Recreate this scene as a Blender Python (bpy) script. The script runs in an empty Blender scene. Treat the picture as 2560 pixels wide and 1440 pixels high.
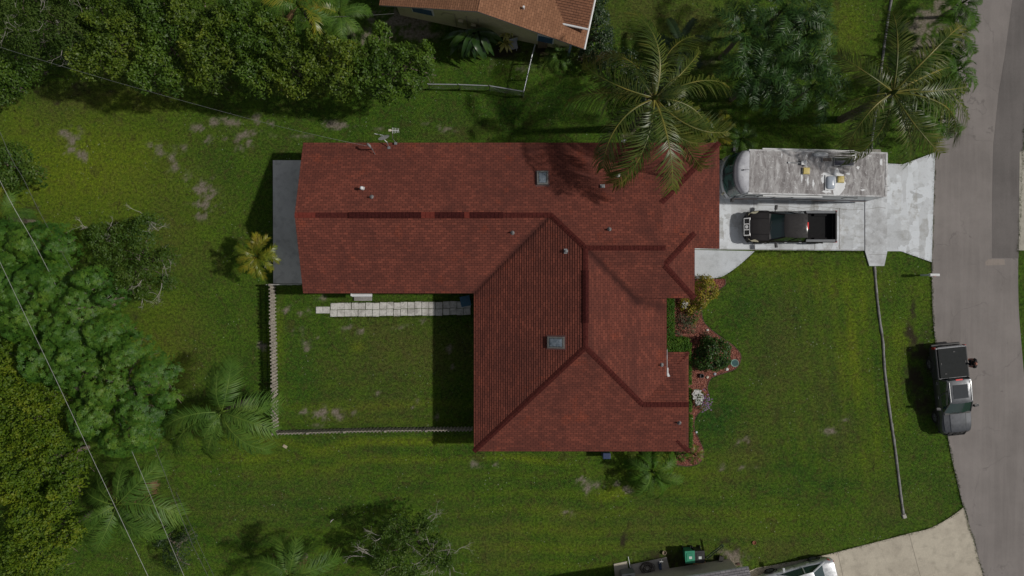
import bpy, math, random
import numpy as np
from mathutils import Vector, Matrix
R = math.radians
scene = bpy.context.scene
COL = scene.collection
# ------------------------------------------------------------------ camera, sky, sun, exposure
H, F = 48.0, 1991.0            # camera height in metres, focal length in photo pixels
cam = bpy.data.cameras.new('camera'); cam_o = bpy.data.objects.new('camera', cam); COL.objects.link(cam_o)
cam.lens = 28.0; cam.sensor_width = 36.0; cam.clip_end = 3000; cam.clip_start = 1
cam_o.location = (0, 0, H); cam_o.rotation_euler = (0, 0, 0); scene.camera = cam_o
SUN_EL, SUN_AZ = 47.0, 88.0    # azimuth clockwise from +Y
w = bpy.data.worlds.new('World'); scene.world = w; w.use_nodes = True
nt = w.node_tree; nt.nodes.clear()
sky = nt.nodes.new('ShaderNodeTexSky'); sky.sky_type = 'NISHITA'; sky.sun_disc = False
sky.sun_elevation = R(SUN_EL); sky.sun_rotation = R(SUN_AZ); sky.air_density = 1.0; sky.dust_density = 1.5
bg = nt.nodes.new('ShaderNodeBackground'); bg.inputs['Strength'].default_value = 0.060
wo = nt.nodes.new('ShaderNodeOutputWorld')
hs = nt.nodes.new('ShaderNodeHueSaturation'); hs.inputs['Saturation'].default_value = .32   # half clouded sky: paler than a clear one
nt.links.new(sky.outputs[0], hs.inputs['Color']); nt.links.new(hs.outputs[0], bg.inputs[0]); nt.links.new(bg.outputs[0], wo.inputs[0])
sl = bpy.data.lights.new('sun', 'SUN'); sl.energy = 3.0; sl.angle = R(1.8); sl.color = (1.0, 0.95, 0.88)
so = bpy.data.objects.new('sun', sl); COL.objects.link(so)
sd = Vector((math.sin(R(SUN_AZ)) * math.cos(R(SUN_EL)), math.cos(R(SUN_AZ)) * math.cos(R(SUN_EL)), math.sin(R(SUN_EL))))
so.rotation_euler = (-sd).to_track_quat('-Z', 'Y').to_euler(); so.location = sd * 100
vs = scene.view_settings; vs.view_transform = 'Standard'; vs.look = 'None'; vs.gamma = 1; vs.exposure = -0.35
vs.use_curve_mapping = False

def P(px, py, z=0.0):
    """survey helper: the place, at height z, of a point of the photo"""
    k = (H - z) / F
    return Vector(((px - 1280) * k, (720 - py) * k, z))

# ------------------------------------------------------------------ node helpers
class NB:
    def __init__(s, name):
        s.m = bpy.data.materials.new(name); s.m.use_nodes = True; s.t = s.m.node_tree; s.t.nodes.clear()
        s.out = s.t.nodes.new('ShaderNodeOutputMaterial')
        s.bsdf = s.t.nodes.new('ShaderNodeBsdfPrincipled'); s.l(s.bsdf.outputs[0], s.out.inputs[0])
    def l(s, a, b): s.t.links.new(a, b)
    def n(s, t, **k):
        x = s.t.nodes.new(t)
        for a, b in k.items(): setattr(x, a, b)
        return x
    def pos(s, scale=(1, 1, 1), kind='geo', rot=0):
        if kind == 'geo': src = s.n('ShaderNodeNewGeometry').outputs['Position']
        elif kind == 'obj': src = s.n('ShaderNodeTexCoord').outputs['Object']
        else: src = s.n('ShaderNodeTexCoord').outputs['UV']
        mp = s.n('ShaderNodeMapping'); mp.inputs['Scale'].default_value = scale; mp.inputs['Rotation'].default_value = (0, 0, rot)
        s.l(src, mp.inputs[0]); return mp.outputs[0]
    def noise(s, vec, scale, detail=3, rough=.55, dist=0):
        x = s.n('ShaderNodeTexNoise'); s.l(vec, x.inputs['Vector'])
        x.inputs['Scale'].default_value = scale; x.inputs['Detail'].default_value = detail
        x.inputs['Roughness'].default_value = rough; x.inputs['Distortion'].default_value = dist
        return x.outputs['Fac']
    def ramp(s, fac, stops, interp='LINEAR'):
        x = s.n('ShaderNodeValToRGB'); cr = x.color_ramp; cr.interpolation = interp
        while len(cr.elements) < len(stops): cr.elements.new(.5)
        for e, (p, c) in zip(cr.elements, stops):
            e.position = p; e.color = (c[0], c[1], c[2], 1) if hasattr(c, '__len__') else (c, c, c, 1)
        s.l(fac, x.inputs[0]); return x.outputs[0]
    def mix(s, fac, a, b, mode='MIX'):
        x = s.n('ShaderNodeMix', data_type='RGBA', blend_type=mode)
        for i, v in ((0, fac), (6, a), (7, b)):
            if hasattr(v, 'is_output') or isinstance(v, bpy.types.NodeSocket): s.l(v, x.inputs[i])
            elif i == 0: x.inputs[0].default_value = v
            else: x.inputs[i].default_value = (*v, 1)
        return x.outputs[2]
    def math(s, op, a, b=0.0, clamp=False):
        x = s.n('ShaderNodeMath', operation=op); x.use_clamp = clamp
        for i, v in enumerate((a, b)):
            if isinstance(v, bpy.types.NodeSocket): s.l(v, x.inputs[i])
            else: x.inputs[i].default_value = v
        return x.outputs[0]
    def attr(s, name): return s.n('ShaderNodeAttribute', attribute_name=name).outputs['Fac']
    def color(s, c):
        if isinstance(c, bpy.types.NodeSocket): s.l(c, s.bsdf.inputs['Base Color'])
        else: s.bsdf.inputs['Base Color'].default_value = (*c, 1)
    def bump(s, h, strength=.5, dist=.02):
        b = s.n('ShaderNodeBump'); b.inputs['Strength'].default_value = strength; b.inputs['Distance'].default_value = dist
        s.l(h, b.inputs['Height']); s.l(b.outputs[0], s.bsdf.inputs['Normal'])
    def set(s, **k):
        for a, v in k.items():
            i = s.bsdf.inputs[a.replace('_', ' ')]
            if isinstance(v, bpy.types.NodeSocket): s.l(v, i)
            else: i.default_value = v

def mat_plain(name, c, rough=.6, metal=0.0, var=.12, scale=6, coat=0.0, kind='obj', spec=.5):
    b = NB(name); p = b.pos(kind=kind)
    n = b.noise(p, scale, 4)
    lo = tuple(max(0, x * (1 - var)) for x in c); hi = tuple(min(1, x * (1 + var)) for x in c)
    b.color(b.ramp(n, [(.3, lo), (.7, hi)])); b.set(Roughness=rough, Metallic=metal, Coat_Weight=coat, Specular_IOR_Level=spec)
    return b.m

def mat_concrete(name, base, stain, amt=.6, scale=1.0, dark=None, rot=0, stretch=(1, 1, 1), mottled=.45, kind='geo'):
    b = NB(name); p = b.pos(stretch, rot=rot, kind=kind)
    n1 = b.noise(p, .55 * scale, 6, .62, .4); n2 = b.noise(p, 2.6 * scale, 5, .6); n3 = b.noise(b.pos(kind=kind), 40, 3, .7)
    f = b.math('MULTIPLY', b.ramp(n1, [(mottled, 0), (mottled + .20, 1)]), amt)
    c = b.mix(f, base, stain)
    c = b.mix(b.math('MULTIPLY', b.ramp(n2, [(.5, 0), (.72, 1)]), amt * .7), c, dark or tuple(x * .6 for x in stain))
    c = b.mix(.35, c, b.ramp(n3, [(.3, .25), (.7, .85)]), 'OVERLAY')
    b.color(c); b.set(Roughness=.88, Specular_IOR_Level=.25); b.bump(n3, .3, .004)
    return b.m

def mat_foliage(name, cols, rough=.42, trans=.22, big=.35, spec=.5):
    b = NB(name)
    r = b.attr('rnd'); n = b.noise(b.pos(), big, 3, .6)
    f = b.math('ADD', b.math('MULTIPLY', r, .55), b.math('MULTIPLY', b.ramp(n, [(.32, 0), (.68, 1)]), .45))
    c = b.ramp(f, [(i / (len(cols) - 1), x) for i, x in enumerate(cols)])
    b.color(c); b.set(Roughness=rough, Specular_IOR_Level=spec)
    tr = b.n('ShaderNodeBsdfTranslucent'); b.l(c, tr.inputs[0])
    ms = b.n('ShaderNodeMixShader'); ms.inputs[0].default_value = trans
    b.l(b.bsdf.outputs[0], ms.inputs[1]); b.l(tr.outputs[0], ms.inputs[2]); b.l(ms.outputs[0], b.out.inputs[0])
    return b.m

def mat_shingle(name, ca, cb, cc, stainc, joint, wet=0.5, patch=(.30, .065, .03), uscale=1.0, shade_lines=()):
    """tabs in courses: UV is in metres (u along the eave, v up the slope)"""
    b = NB(name); uv = b.pos(kind='uv')
    br = b.n('ShaderNodeTexBrick'); b.l(uv, br.inputs['Vector'])
    br.offset = .5; br.squash = 1; br.inputs['Scale'].default_value = 1.0
    br.inputs['Brick Width'].default_value = .30 * uscale; br.inputs['Row Height'].default_value = .14
    br.inputs['Mortar Size'].default_value = .014; br.inputs['Mortar Smooth'].default_value = .2; br.inputs['Bias'].default_value = -.1
    br.inputs['Color1'].default_value = (0, 0, 0, 1); br.inputs['Color2'].default_value = (1, 1, 1, 1); br.inputs['Mortar'].default_value = (.4, .4, .4, 1)
    tint = b.ramp(br.outputs['Color'], [(0, ca), (.55, cb), (1, cc)])
    p = b.pos()
    tint = b.mix(.55, tint, cb)
    big = b.noise(p, .42, 5, .66, .5)
    streak = b.noise(b.pos((1.3, .22, 1)), 1.0, 4, .6, .3)
    c = b.mix(b.math('MULTIPLY', b.ramp(big, [(.42, 0), (.68, 1)]), wet), tint, stainc)
    c = b.mix(b.math('MULTIPLY', b.ramp(streak, [(.5, 0), (.7, 1)]), wet * .7), c, stainc)
    c = b.mix(b.math('MULTIPLY', b.ramp(b.noise(p, .9, 4), [(.6, 0), (.72, 1)]), .35), c, patch)
    for (x0, y0, x1, y1, wd, am) in shade_lines:      # soft shade painted into the shingle colour along the valleys
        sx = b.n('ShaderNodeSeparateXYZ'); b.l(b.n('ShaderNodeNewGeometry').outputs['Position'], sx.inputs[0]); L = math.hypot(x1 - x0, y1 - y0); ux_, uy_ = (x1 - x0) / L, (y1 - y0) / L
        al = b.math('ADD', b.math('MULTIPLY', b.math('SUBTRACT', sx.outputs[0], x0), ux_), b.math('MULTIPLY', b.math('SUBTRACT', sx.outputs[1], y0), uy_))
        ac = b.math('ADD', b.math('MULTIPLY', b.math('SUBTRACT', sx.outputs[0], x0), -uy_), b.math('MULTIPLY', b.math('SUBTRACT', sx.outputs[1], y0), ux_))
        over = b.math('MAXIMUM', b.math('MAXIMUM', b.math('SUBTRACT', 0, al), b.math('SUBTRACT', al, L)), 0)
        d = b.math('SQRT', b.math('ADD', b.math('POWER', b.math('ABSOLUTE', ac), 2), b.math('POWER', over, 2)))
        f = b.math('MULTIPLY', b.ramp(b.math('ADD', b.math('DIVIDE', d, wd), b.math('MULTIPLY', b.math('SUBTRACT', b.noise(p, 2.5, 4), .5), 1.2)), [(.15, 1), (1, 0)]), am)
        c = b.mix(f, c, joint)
    gran = b.noise(p, 55, 2, .8)
    c = b.mix(.5, c, b.ramp(gran, [(.3, .2), (.7, .8)]), 'OVERLAY')
    c = b.mix(b.math('MULTIPLY', br.outputs['Fac'], .85), c, joint)
    c = b.mix(b.math('MULTIPLY', b.ramp(b.noise(b.pos((1, 1, 1)), 2.2, 4, .7), [(.35, 1), (.5, 0)]), .22), c, stainc)
    b.color(c); b.set(Roughness=.9, Specular_IOR_Level=.2)
    b.bump(b.math('ADD', b.math('MULTIPLY', br.outputs['Color'], .5), gran), .35, .006)
    return b.m

# ------------------------------------------------------------------ mesh helpers
class MB:
    def __init__(s): s.v = []; s.f = []; s.uv = None
    def add(s, vs_, fs):
        o = len(s.v); s.v += [tuple(x) for x in vs_]; s.f += [tuple(i + o for i in f) for f in fs]; return s
    def box(s, c, size, rz=0, taper=1.0, rot=None):
        x, y, z = size[0] / 2, size[1] / 2, size[2] / 2
        M = rot if rot is not None else Matrix.Rotation(rz, 3, 'Z')
        vs_ = []
        for dz in (-z, z):
            t = taper if dz > 0 else 1
            for dx, dy in ((-x, -y), (x, -y), (x, y), (-x, y)):
                vs_.append(Vector(c) + M @ Vector((dx * t, dy * t, dz)))
        return s.add(vs_, [(3, 2, 1, 0), (4, 5, 6, 7), (0, 1, 5, 4), (1, 2, 6, 5), (2, 3, 7, 6), (3, 0, 4, 7)])
    def prism(s, poly, z0, z1):
        poly = [(p[0], p[1]) for p in poly]
        a = sum(poly[i][0] * poly[(i + 1) % len(poly)][1] - poly[(i + 1) % len(poly)][0] * poly[i][1] for i in range(len(poly)))
        if a < 0: poly = poly[::-1]
        n = len(poly)
        return s.add([(x, y, z0) for x, y in poly] + [(x, y, z1) for x, y in poly],
                     [tuple(range(n - 1, -1, -1)), tuple(range(n, 2 * n))] + [(i, (i + 1) % n, (i + 1) % n + n, i + n) for i in range(n)])
    def tube(s, pts, r, n=8, caps=True):
        pts = [Vector(p) for p in pts]; m = len(pts)
        rs = r if hasattr(r, '__len__') else [r] * m
        vs_ = []; fs = []; up = None
        for i, p in enumerate(pts):
            d = (pts[min(i + 1, m - 1)] - pts[max(i - 1, 0)]).normalized()
            if up is None:
                up = d.orthogonal().normalized()
            else:
                up = (up - d * up.dot(d));
                up = up.normalized() if up.length > 1e-6 else d.orthogonal().normalized()
            sd_ = d.cross(up)
            for k in range(n):
                a = 2 * math.pi * k / n
                vs_.append(p + (up * math.cos(a) + sd_ * math.sin(a)) * rs[i])
        for i in range(m - 1):
            for k in range(n):
                a, b_ = i * n + k, i * n + (k + 1) % n
                fs.append((a, b_, b_ + n, a + n))
        if caps: fs += [tuple(range(n - 1, -1, -1)), tuple(range((m - 1) * n, m * n))]
        return s.add(vs_, fs)
    def cyl(s, c, r, h, n=20, r2=None):
        return s.tube([c, (c[0], c[1], c[2] + h)], [r, r if r2 is None else r2], n)
    def lathe(s, c, prof, n=24):
        vs_ = [(c[0] + r * math.cos(2 * math.pi * k / n), c[1] + r * math.sin(2 * math.pi * k / n), c[2] + z) for r, z in prof for k in range(n)]
        fs = [(i * n + k, i * n + (k + 1) % n, (i + 1) * n + (k + 1) % n, (i + 1) * n + k) for i in range(len(prof) - 1) for k in range(n)]
        fs += [tuple(range((len(prof) - 1) * n, len(prof) * n))]
        return s.add(vs_, fs)
    def torus(s, c, R_, r, n=24, m=8, axis='Z'):
        vs_ = []
        for i in range(n):
            a = 2 * math.pi * i / n
            for j in range(m):
                b_ = 2 * math.pi * j / m; q = R_ + r * math.cos(b_)
                p = (q * math.cos(a), q * math.sin(a), r * math.sin(b_))
                if axis == 'Y': p = (p[0], p[2], p[1])
                vs_.append((c[0] + p[0], c[1] + p[1], c[2] + p[2]))
        return s.add(vs_, [(i * m + j, ((i + 1) % n) * m + j, ((i + 1) % n) * m + (j + 1) % m, i * m + (j + 1) % m) for i in range(n) for j in range(m)])
    def blob(s, c, r, n=10, m=7, seed=0, rough=.15):
        rr = random.Random(seed); vs_ = []
        for j in range(m + 1):
            t = math.pi * j / m
            for i in range(n):
                a = 2 * math.pi * i / n; q = 1 + (rr.random() - .5) * 2 * rough if 0 < j < m else 1
                vs_.append((c[0] + r[0] * q * math.sin(t) * math.cos(a), c[1] + r[1] * q * math.sin(t) * math.sin(a), c[2] + r[2] * q * math.cos(t)))
        return s.add(vs_, [(j * n + i, (j + 1) * n + i, (j + 1) * n + (i + 1) % n, j * n + (i + 1) % n) for j in range(m) for i in range(n)])
    def quad(s, a, b, c, d): return s.add([a, b, c, d], [(0, 1, 2, 3)])
    def loft(s, rings, close=True, cap=True):
        n = len(rings[0]); vs_ = [p for r in rings for p in r]; fs = []
        for i in range(len(rings) - 1):
            for k in range(n if close else n - 1):
                a, b_ = i * n + k, i * n + (k + 1) % n
                fs.append((a, b_, b_ + n, a + n))
        if cap: fs += [tuple(range(n - 1, -1, -1)), tuple(range((len(rings) - 1) * n, len(rings) * n))]
        return s.add(vs_, fs)

def wloc(o):
    v = Vector((0, 0, 0))
    while o is not None: v += o.location; o = o.parent
    return v
def link(name, me, mat, parent=None, world=True):
    o = bpy.data.objects.new(name, me); COL.objects.link(o)
    if mat is not None: me.materials.append(mat)
    if parent is not None:
        if world:
            me.transform(Matrix.Translation(-wloc(parent)))
        o.parent = parent
    return o
def build(name, mb, mat, parent=None, world=True, smooth=None, bevel=0):
    me = bpy.data.meshes.new(name); me.from_pydata(mb.v, [], mb.f); me.update()
    import bmesh
    b = bmesh.new(); b.from_mesh(me); bmesh.ops.recalc_face_normals(b, faces=b.faces); b.to_mesh(me); b.free()
    if smooth is not None:
        me.shade_smooth(); me.set_sharp_from_angle(angle=R(smooth))
    o = link(name, me, mat, parent, world)
    if bevel:
        m = o.modifiers.new('bevel', 'BEVEL'); m.width = bevel; m.segments = 2; m.limit_method = 'ANGLE'; m.angle_limit = R(40)
    return o
def tag(o, label=None, cat=None, group=None, kind=None):
    if label: o['label'] = label
    if cat: o['category'] = cat
    if group: o['group'] = group
    if kind: o['kind'] = kind
    return o
def thing(name, label, cat, loc=(0, 0, 0), rz=0, group=None):
    o = bpy.data.objects.new(name, None); COL.objects.link(o); o.location = loc; o.rotation_euler = (0, 0, rz); o.empty_display_size = .3
    return tag(o, label, cat, group)
def copy_tree(o, parent=None, **kw):
    c = o.copy(); COL.objects.link(c); c.parent = parent
    for ch in list(o.children): copy_tree(ch, c)
    return c

def np_mesh(name, V, Q, rnd, mat, parent=None, world=True):
    """V (n,3), Q (m,k) all faces with k corners, rnd one float per face"""
    me = bpy.data.meshes.new(name); k = Q.shape[1]
    me.vertices.add(len(V)); me.vertices.foreach_set('co', V.astype(np.float32).ravel())
    me.loops.add(Q.size); me.loops.foreach_set('vertex_index', Q.astype(np.int32).ravel())
    me.polygons.add(len(Q)); me.polygons.foreach_set('loop_start', np.arange(0, Q.size, k, dtype=np.int32))
    me.update(calc_edges=True)
    if rnd is not None:
        a = me.attributes.new('rnd', 'FLOAT', 'FACE'); a.data.foreach_set('value', rnd.astype(np.float32))
    return link(name, me, mat, parent, world)

def vnoise(x, y, s, seed=0):
    x = x / s; y = y / s; xi = np.floor(x); yi = np.floor(y); fx = x - xi; fy = y - yi
    def h(a, b):
        v = np.sin(a * 127.1 + b * 311.7 + seed * 74.7) * 43758.5453; return v - np.floor(v)
    fx = fx * fx * (3 - 2 * fx); fy = fy * fy * (3 - 2 * fy)
    return (h(xi, yi) * (1 - fx) + h(xi + 1, yi) * fx) * (1 - fy) + (h(xi, yi + 1) * (1 - fx) + h(xi + 1, yi + 1) * fx) * fy
def fbm(x, y, s, seed=0, n=4):
    t = 0; a = .5; tot = 0
    for i in range(n): t = t + a * vnoise(x, y, s / 2 ** i, seed + i); tot += a; a *= .55
    return t / tot

# ------------------------------------------------------------------ lawn fields (what grows or is worn where), photo pixels at ground level
BARE = [  # px, py, rx, ry, strength : pale sandy wear
 (505,470,34,26,1.1),(520,505,30,22,1.0),(510,535,20,12,.7),(180,345,20,22,.8),(160,330,16,14,.7),(208,385,10,12,1.1),(175,372,14,14,.9),(390,378,18,14,.8),(435,400,16,22,.8),(460,385,14,12,.7),
 (500,325,16,12,.7),(535,305,12,14,.8),(575,300,26,10,.8),(635,302,22,12,1.1),(520,350,10,8,.7),(610,345,30,20,.75),(600,360,14,14,.8),(562,350,9,9,.8),(672,308,20,9,.8),(845,310,40,8,.9),(690,342,20,8,.6),(760,345,30,8,.7),
 (260,490,14,12,.9),(950,322,14,5,.6),(1075,310,8,14,.7),(1120,325,24,8,.5),(720,775,20,10,.8),(752,780,14,13,.9),(795,742,20,8,.8),(740,828,18,10,.6),(760,850,14,10,.6),(770,870,12,9,.6),(860,822,22,6,.8),(895,825,14,6,.6),(1005,812,26,5,.7),(1062,801,16,6,.7),
 (795,845,10,6,.6),(735,1007,10,10,.8),(758,1028,9,7,1.0),(812,1040,14,18,1.1),(795,1032,16,9,.8),(845,1038,10,14,.9),(790,1056,8,5,1),(885,1035,8,10,.6),(1035,1022,10,14,.7),(1048,1067,12,7,1.1),(1050,1000,6,5,.8),(950,985,16,8,.5),
 (1120,870,8,14,.6),(1118,935,18,14,.5),(1130,915,8,10,.6),(1098,1040,6,8,.7),(662,862,12,14,.8),(655,885,7,8,.6),
 (1458,1203,10,8,1.0),(1472,1222,9,18,1.1),(1495,1218,16,10,.7),(1545,1210,8,9,.9),(1560,1222,14,9,1.2),(1572,1230,10,7,1.2),(1420,1282,14,8,.6),(1185,1158,22,10,.5),(1238,1163,8,5,1),
 (2085,1075,20,14,.6),(2115,1045,12,9,.5),(1870,1100,18,10,.6),(1848,1105,10,8,.6),(1865,1172,20,8,.5),(1805,1170,10,10,.5),(1000,60,70,40,1.1),(950,85,60,30,.8),(1060,95,40,20,.7),(1650,375,60,20,.5),(1560,340,40,10,.6),
 (1280,170,60,14,.3),(2200,375,8,5,.5),(2320,65,50,40,1.0),(2350,20,40,30,.8),(2310,110,40,40,.9),(1700,150,60,20,.6),(1835,1400,30,22,.9),(1810,1378,22,12,.8),(1640,640,1,1,0)]
DIRT = [(200,225,26,30,.8),(190,200,30,20,.6),(148,268,14,9,1),(90,225,16,18,.7),(165,250,26,10,.5),(280,293,9,6,.8),(275,230,14,9,.5),(2292,775,9,40,1.0),(2280,840,14,60,1.1),(2300,880,40,50,.9),(2280,950,34,60,1.0),(2300,1000,30,50,.8),(2330,880,30,40,.6),
 (2310,840,26,40,.45),(1560,1352,12,26,.8),(1555,1335,18,12,.5),(1720,1400,120,26,.8),(1820,1355,20,8,.9),(1840,1375,14,20,.7),(1690,1380,50,30,.7),(1600,1420,80,20,.5),(330,790,30,12,.5),(315,830,12,24,.5),(1000,110,90,40,.6),(1300,130,120,20,.9),(1450,140,60,20,.8),
 (1420,160,60,25,.5),(1260,60,60,60,.6),(330,1180,60,30,.4),(60,540,60,40,.7),(760,1410,50,20,.6),(450,1040,120,60,.25),(1600,1150,60,40,.5),(2095,730,1,1,0),(2320,90,60,70,.35)]
YEL = [(200,420,260,150,.8),(330,260,120,50,.5),(60,320,100,80,.6),(420,560,160,120,.35),(380,880,110,170,.5),(1750,1180,200,60,.35),(2130,900,40,230,.75),(2085,700,110,50,.5),(1900,660,120,30,.6),(2230,1000,20,160,.4),(2170,1130,60,100,.4),(1420,1330,200,90,.3),
 (900,1105,260,14,.8),(1350,1150,120,12,.8),(850,1160,250,12,.6),(1430,1300,200,60,.3),(640,1120,80,40,.5),(1530,1240,60,20,.7),(900,1010,180,10,.6),(870,870,14,10,.9),(880,950,10,70,.0),(1900,1300,200,60,.3),(2250,850,30,60,.5),(2280,720,40,40,.3),(700,840,10,100,.4),(2130,80,50,90,.5),(2300,760,30,40,.3),(1270,1350,60,60,.35)]
DRY = [(1010,870,180,90,.75),(950,990,160,60,.4),(880,850,80,30,.5),(1960,900,80,170,.6),(2040,1000,60,100,.45),(2090,1080,50,40,.7),(1880,1130,90,60,.6),(2090,620,1,1,0),(2000,740,60,30,.3),(1850,1170,80,50,.4),(600,1270,200,50,.35),(430,620,100,120,.4),(450,900,90,120,.35),(480,470,100,80,.3),
 (1200,1350,120,60,.35),(1950,1380,160,40,.5),(2250,1260,80,60,.45),(1400,1280,120,60,.3),(250,230,160,60,.5),(550,320,160,60,.25),(1350,150,100,40,.3),(1640,40,200,90,.6),(1700,140,80,40,.4),(2080,60,60,90,.3),(800,1200,200,60,.3),(1700,1330,160,60,.35),(2080,480,1,1,0),(1150,330,100,30,.35)]
LUSH = [(1770,1040,70,60,.9),(1880,780,60,40,.5),(1930,840,50,90,.35),(2120,1050,40,70,.5),(2010,1180,180,20,.5),(1880,1210,150,20,.35),(1950,1240,200,14,.4),(1290,1130,120,16,.4),(600,960,100,60,.4),(1280,280,260,50,.45),(750,1240,200,60,.3),(560,420,100,60,.3),(1350,1130,100,20,.3),(950,930,90,30,.2),(740,930,40,90,.45),(860,1065,160,14,.5),(1660,60,1,1,0)]
def field(X, Y):
    """arrays of bare, dirt, yellow, dry, lush (0..1) for world points on the ground"""
    k = F / H; px = 1280 + X * k; py = 720 - Y * k
    wx = px + (fbm(X, Y, 1.1, 3) - .5) * 34; wy = py + (fbm(X, Y, 1.1, 9) - .5) * 34
    wx2 = px + (fbm(X, Y, 4, 13) - .5) * 120; wy2 = py + (fbm(X, Y, 4, 19) - .5) * 120
    spot = fbm(X, Y, .45, 31); spot2 = fbm(X, Y, .9, 41)
    def acc(lst, ax, ay, soft):
        t = np.zeros_like(X)
        for (a, b, rx, ry, st) in lst:
            if st <= 0: continue
            d = ((ax - a) / rx) ** 2 + ((ay - b) / ry) ** 2
            t = np.maximum(t, st * np.exp(-d * soft))
        return t
    fine = fbm(X, Y, .22, 71, 3)
    ab = acc(BARE, wx, wy, .9); bare = np.clip(np.minimum(ab * 1.6, 1) * (ab + (spot - .5) * 2.2 + (fine - .5) * 1.6 - .38) * 2.6, 0, 1)
    ad = acc(DIRT, wx, wy, .8); dirt = np.clip(np.minimum(ad * 1.6, 1) * (ad + (spot2 - .5) * 1.3 + (fine - .5) * .8 - .40) * 2.2, 0, 1)
    yel = np.clip(acc(YEL, wx2, wy2 * .5 + py * .5, .9), 0, 1)
    band = np.exp(-(((px - 1150) / 900) ** 4)) * np.clip((py - 900) / 120, 0, 1)
    band2 = np.exp(-(((px - 2080) / 170) ** 4)) * np.exp(-(((py - 930) / 260) ** 4))
    mow = .17 * band * np.sin((py + (fbm(X, Y, 9, 83) - .5) * 60) / 7.2) + .20 * band2 * np.sin((px - .10 * py) / 6.0)
    yel = np.clip(yel + mow * (.5 + fbm(X, Y, 3, 87)), 0, 1)
    dry = np.clip(acc(DRY, wx2, wy2, .9) + (fbm(X, Y, 1.6, 61) - .5) * .5, 0, 1)
    lush = np.clip(acc(LUSH, wx2, wy2, .9), 0, 1)
    return bare, dirt, yel, dry, lush
# ------------------------------------------------------------------ materials of ground and buildings
def grass_color(b, blade=False):
    p = b.pos()
    n1 = b.noise(p, .55, 4, .6, .6); n2 = b.noise(p, 3.2, 4, .65); n3 = b.noise(p, 16, 3, .75); n4 = b.noise(p, 45, 2, .8)
    c = b.mix(b.ramp(n1, [(.3, 0), (.7, 1)]), (.036, .088, .008), (.072, .140, .011))
    c = b.mix(b.math('MULTIPLY', b.attr('yel'), .95), c, (.165, .215, .010))
    c = b.mix(b.math('MULTIPLY', b.attr('dry'), .80), c, (.105, .088, .030))
    c = b.mix(b.math('MULTIPLY', b.attr('lush'), .9), c, (.018, .070, .010))
    c = b.mix(b.math('MULTIPLY', b.ramp(n2, [(.48, 0), (.70, 1)]), .45), c, (.095, .085, .030))
    c = b.mix(b.math('MULTIPLY', b.ramp(n2, [(.28, 1), (.46, 0)]), .5), c, (.020, .070, .012))
    n5 = b.noise(p, 6.5, 4, .75); n6 = b.noise(p, 1.5, 5, .7, .8)
    c = b.mix(b.math('MULTIPLY', b.ramp(n6, [(.50, 0), (.62, 1)]), .4), c, (.075, .135, .009))
    c = b.mix(b.math('MULTIPLY', b.ramp(n6, [(.36, 1), (.46, 0)]), .5), c, (.066, .056, .018))
    c = b.mix(.75, c, b.ramp(n5, [(.32, .10), (.68, .86)]), 'OVERLAY')
    c = b.mix(.7, c, b.ramp(n3, [(.28, .16), (.72, .84)]), 'OVERLAY')
    if not blade:
        c = b.mix(.85, c, b.ramp(n4, [(.3, .12), (.7, .88)]), 'OVERLAY')
        c = b.mix(b.math('MULTIPLY', b.attr('dirt'), b.ramp(n3, [(.2, .6), (.6, 1)])), c, (.040, .028, .020))
        bc = b.ramp(b.noise(p, 9, 4, .7), [(.3, (.16, .125, .10)), (.65, (.33, .28, .24))])
        c = b.mix(b.math('MULTIPLY', b.attr('bare'), b.ramp(n5, [(.30, .15), (.55, .95)])), c, bc)
        # clover and daisy specks
        vo = b.n('ShaderNodeTexVoronoi'); vo.inputs['Scale'].default_value = 3.2; b.l(p, vo.inputs['Vector'])
        sp = b.math('MULTIPLY', b.math('LESS_THAN', vo.outputs['Distance'], .10), b.ramp(b.noise(p, .5, 3), [(.47, 0), (.6, .55)]))
        c = b.mix(sp, c, (.42, .45, .36))
        b.bump(b.math('ADD', n3, n4), .9, .05)
    b.color(c); b.set(Roughness=.85, Specular_IOR_Level=.15)
b = NB('lawn'); grass_color(b); M_LAWN = b.m
b = NB('grass_blades'); grass_color(b, True); M_BLADE = b.m

def flat(name, poly, z, mat, label=None, z0=-.15):
    o = build(name, MB().prism(poly, z0, z), mat); return tag(o, label, None, None, 'structure')
def PP(lst, z=0): return [tuple(P(x, y, z)[:2]) for x, y in lst]
def smooth_line(pts, n=6):
    out = []
    for i in range(len(pts) - 1):
        p0, p1, p2, p3 = pts[max(i - 1, 0)], pts[i], pts[i + 1], pts[min(i + 2, len(pts) - 1)]
        for j in range(n):
            t = j / n
            out.append(tuple(.5 * (2 * b_ + (c - a) * t + (2 * a - 5 * b_ + 4 * c - d) * t * t + (3 * b_ - a - 3 * c + d) * t ** 3) for a, b_, c, d in zip(p0, p1, p2, p3)))
    out.append(pts[-1]); return out

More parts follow.
